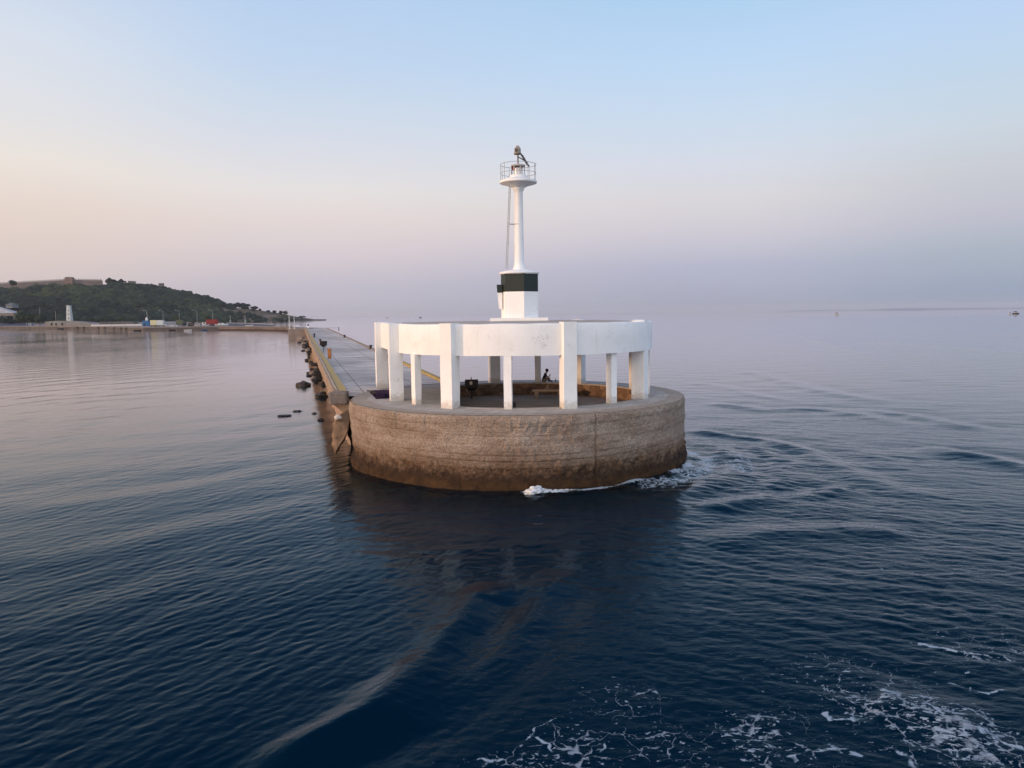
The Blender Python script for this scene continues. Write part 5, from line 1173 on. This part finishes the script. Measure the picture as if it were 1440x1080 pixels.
def fishing(px, py, L, label, hull):
    p = gnd(px, py); o = boat(px, p.y, 0.02, L, label, hull, True, FB, 'boat', L*.16)
    q = Vector((p.x, p.y, 0)); MB().tube([q+Vector((-.3*L, 0, .5)), q+Vector((-.3*L, 0, L*.42))], L*.02, 6).build('mast', DARKM, o)
    MB().box(q+Vector((-.05*L, 0, L*.33)), (L*.4, L*.2, L*.12)).build('wheelhouse', DARKM, o, bevel=.1)
fishing(1177, 442.3, 9, 'tiny white fishing boat with dark cabin on the open sea at right', GEL); fishing(1428.5, 441.4, 9, 'tiny dark fishing boat near the right edge of the sea', DARKM)
fishing(544.6, 447.2, 5.5, 'tiny dark boat on the sea just above the left corner of the roof', DARKM); fishing(591, 447., 8, 'tiny low boat on the sea above the roof, left of the beacon', DARKM)
b_ = fishing(1421, 441.6, 5, 'tiny white skiff beside the dark fishing boat at right', GEL)
# tyres hung as fenders on the quay
def edge_at(px):
    for a, b in zip(quay_edge[:-1], quay_edge[1:]):
        for t_ in np.linspace(0, 1, 60):
            x, y = a[0]+(b[0]-a[0])*t_, a[1]+(b[1]-a[1])*t_
            if abs(720+x/y*F-px) < .6: return Vector((x, y, 0))
    return Vector((*Q(px, 500), 0))
tyre0 = None
words = ['first', 'second', 'third', 'fourth', 'fifth', 'sixth', 'seventh', 'eighth']
for i, px in enumerate((113, 121, 142, 152, 164.5, 173.5, 180.5, 231)):
    p = edge_at(px)+Vector((0, -.7, 1.25)); m = MB()
    lab = f'{words[i]} tyre fender from the left along the quay wall'
    if tyre0 is None:
        tyre0 = thing('tyre_fender', lab, 'tyre', p, 'tyre fenders on the quay wall')
        t = MB(); vs = []; fs = []
        for k in range(20):
            for j in range(8):
                a_, b_2 = 2*math.pi*k/20, 2*math.pi*j/8; q = .62+.26*math.cos(b_2); vs.append((p.x+q*math.cos(a_), p.y+.24*math.sin(b_2), p.z+q*math.sin(a_)))
        fs = [(k*8+j, ((k+1) % 20)*8+j, ((k+1) % 20)*8+(j+1) % 8, k*8+(j+1) % 8) for k in range(20) for j in range(8)]
        t.add(vs, fs).build('tyre', RUB, tyre0, smooth='all'); MB().tube([(p.x, p.y, p.z+.7), (p.x, p.y+.4, p.z+1.3)], .05, 6).build('rope', simple('rope', (.2, .17, .13)), tyre0)
    else:
        c_ = copy_tree(tyre0); c_.location = p; c_['label'] = lab
# lamp posts
lp0 = None
for px, pyt, Y, lab in ((206.6, 437.8, 690, 'street lamp above the blue kiosk'), (228.9, 437.2, 690, 'street lamp behind the white box truck'), (251.6, 436.2, 690, 'street lamp behind the olive green truck'), (276.6, 435.8, 690, 'street lamp behind the dark digger'), (298.6, 434.6, 690, 'street lamp behind the red container')):
    p = atz(px+.2, Y, QZ)
    if lp0 is None:
        lp0 = thing('street_lamp', lab, 'street lamp', p, 'street lamps along the quay road'); zt_ = at(px, pyt, Y).z
        MB().tube([p, (p.x, p.y, zt_)], [.16, .09], 8).build('pole', simple('pale lamp pole', (.45, .45, .44)), lp0, smooth=True)
        MB().tube([(p.x, p.y, zt_-.3), (p.x-1.4, p.y, zt_+.5), (p.x-2.6, p.y, zt_+.6)], .07, 6).build('arm', simple('pale lamp pole', (.45, .45, .44)), lp0)
        MB().box((p.x-3., p.y, zt_+.6), (1.3, .5, .3)).build('lamp_head', simple('lamp head', (.5, .5, .5)), lp0, bevel=.1)
    else:
        c_ = copy_tree(lp0); c_.location = p; c_['label'] = lab
for px, pyt, lab in ((323.4, 443.6, 'pale mast on the far shore right of the white boat'), (344.4, 443.2, 'pale mast on the far shore, right of the two')):
    p = atz(px, 1415, .5); zt_ = at(px, pyt, 1415).z; o = thing('mast', lab, 'mast', p, 'masts on the far shore'); MB().tube([p, (p.x, p.y, zt_)], [.5, .25], 8).build('pole', simple('white mast', (.6, .6, .58)), o); MB().box((p.x, p.y, 1.), (2.5, 2.5, 1.6)).build('foot', LW, o)
for px, pyb, pyt, Y, lab in ((56.5, 447, 432.3, 760, 'thin pale pole among the quay trees'), (78.6, 450, 437.5, 720, 'thin pale pole left of the harbour lighthouse')):
    p = at(px, pyb, Y); zt_ = at(px, pyt, Y).z; o = thing('pole', lab, 'pole', Vector((p.x, p.y, QZ))); MB().tube([(p.x, p.y, QZ), (p.x, p.y, zt_)], [.2, .12], 8).build('shaft', simple('pole grey', (.4, .42, .4)), o); MB().box((p.x, p.y, QZ+.1), (.7, .7, .2)).build('foot', LW, o)
# low blue wall on the far arm and anglers
bw = thing('blue_wall', 'low blue painted parapet along the far arm of the quay', 'wall', (*Q(350, 490), QZ))
m = MB(); pts = [Q(318, 517), Q(340, 497), Q(357, 486.5), Q(385, 463)]; hts = [1.9, 1.8, 1.6, .9]; vs = []
for (x, y), h_ in zip(pts, hts): vs += [(x, y-1, QZ-.1), (x, y-1, QZ+h_), (x+.2, y-.5, QZ+h_), (x+.2, y-.5, QZ-.1)]
m.add(vs, [(i*4+j, i*4+4+j, i*4+4+(j+1) % 4, i*4+(j+1) % 4) for i in range(3) for j in range(4)]+[(0,1,2,3), (15,14,13,12)]); m.build('face', simple('faded blue paint', (.07, .10, .19), (.05, .07, .12), .9, .2), bw)
m = MB()
for (x, y), (x2, y2), h_, h2 in zip(pts[:-1], pts[1:], hts[:-1], hts[1:]): m.add([(x, y-1.1, QZ+h_), (x2, y2-1.1, QZ+h2), (x2+.3, y2-.4, QZ+h2), (x+.3, y-.4, QZ+h_), (x, y-1.1, QZ+h_+.2), (x2, y2-1.1, QZ+h2+.2), (x2+.3, y2-.4, QZ+h2+.2), (x+.3, y-.4, QZ+h_+.2)], [(0,1,5,4), (4,5,6,7), (1,2,6,5), (2,3,7,6), (3,0,4,7), (3,2,1,0)])
m.build('coping', simple('pale coping', (.4, .4, .42)), bw)
CL = [simple('navy cloth', (.02, .025, .04)), simple('grey cloth', (.1, .1, .11)), simple('rust cloth', (.16, .06, .04)), simple('tan cloth', (.25, .18, .12))]
for i, (px, Y, pose, rot, lab) in enumerate([(386.4, 449, 'stand', 2., 'person in dark clothes standing alone on the far arm of the quay'), (394, 436, 'sit', 1.2, 'person sitting at the left of the group on the far quay edge'), (397.5, 434, 'sit', 2.2, 'person in rust coloured top sitting second in the group on the quay edge'), (402.6, 431, 'stand', 2.8, 'person standing in the group beside the tall white pole'), (409, 420, 'sit', .6, 'person sitting right of the tall white pole on the quay edge')]):
    p = atz(px, Y, 0); zz = QZ+(DECK-QZ)*max(0, min(1, (430-Y)/130))-.04
    person(Vector((p.x, p.y, zz)), rot, lab, pose, CL[i % 4], CL[(i+1) % 4], HAIR, 'anglers on the far quay', False, 1.05)
# far coast in the haze, with haze blue also put into its surface colour
def coast(x0, x1, Y, h, seed, name):
    xs = np.linspace(x0, x1, 160); t_ = np.linspace(0, 1, 160); hh = h*np.sin(math.pi*t_)**.7*(.7+.4*fbm(t_*6, 0*t_, 0, seed, 4)); hh = np.maximum(hh, 1)
    v = np.concatenate([np.stack([xs, Y+0*xs, 0*xs-1], -1), np.stack([xs, Y+300+0*xs, hh], -1), np.stack([xs, Y+900+0*xs, 0*xs-1], -1)])
    o = raw(name, v, grid_faces(3, 160), simple('haze tinted coast', (.13, .20, .31), (.11, .17, .26), 1, .002)); tag(o, kind='structure')
coast(5200, 12500, 14600, 26, 3, 'far_coast')

# ------------------------------------------------------------------ haze
hm = bpy.data.materials.new('sea haze'); hm.use_nodes = True; hn = hm.node_tree.nodes
hn.remove(hn['Principled BSDF']); pv = hn.new('ShaderNodeVolumePrincipled'); pv.inputs['Color'].default_value = (.90, .93, 1., 1); pv.inputs['Density'].default_value = 5.5e-5; pv.inputs['Anisotropy'].default_value = .1
hm.node_tree.links.new(pv.outputs[0], hn['Material Output'].inputs['Volume'])
HAZE = True
if HAZE:
    hz_ = MB().box((0, 0, 52.), (31000, 31000, 116)).build('haze', hm); tag(hz_, kind='stuff')
cy = scene.cycles
cy.max_bounces = 8; cy.diffuse_bounces = 3; cy.glossy_bounces = 3; cy.transparent_max_bounces = 8; cy.volume_bounces = 0
cy.sample_clamp_indirect = 4
try:
    cy.use_denoising = True; cy.denoiser = 'OPENIMAGEDENOISE'
except Exception: pass
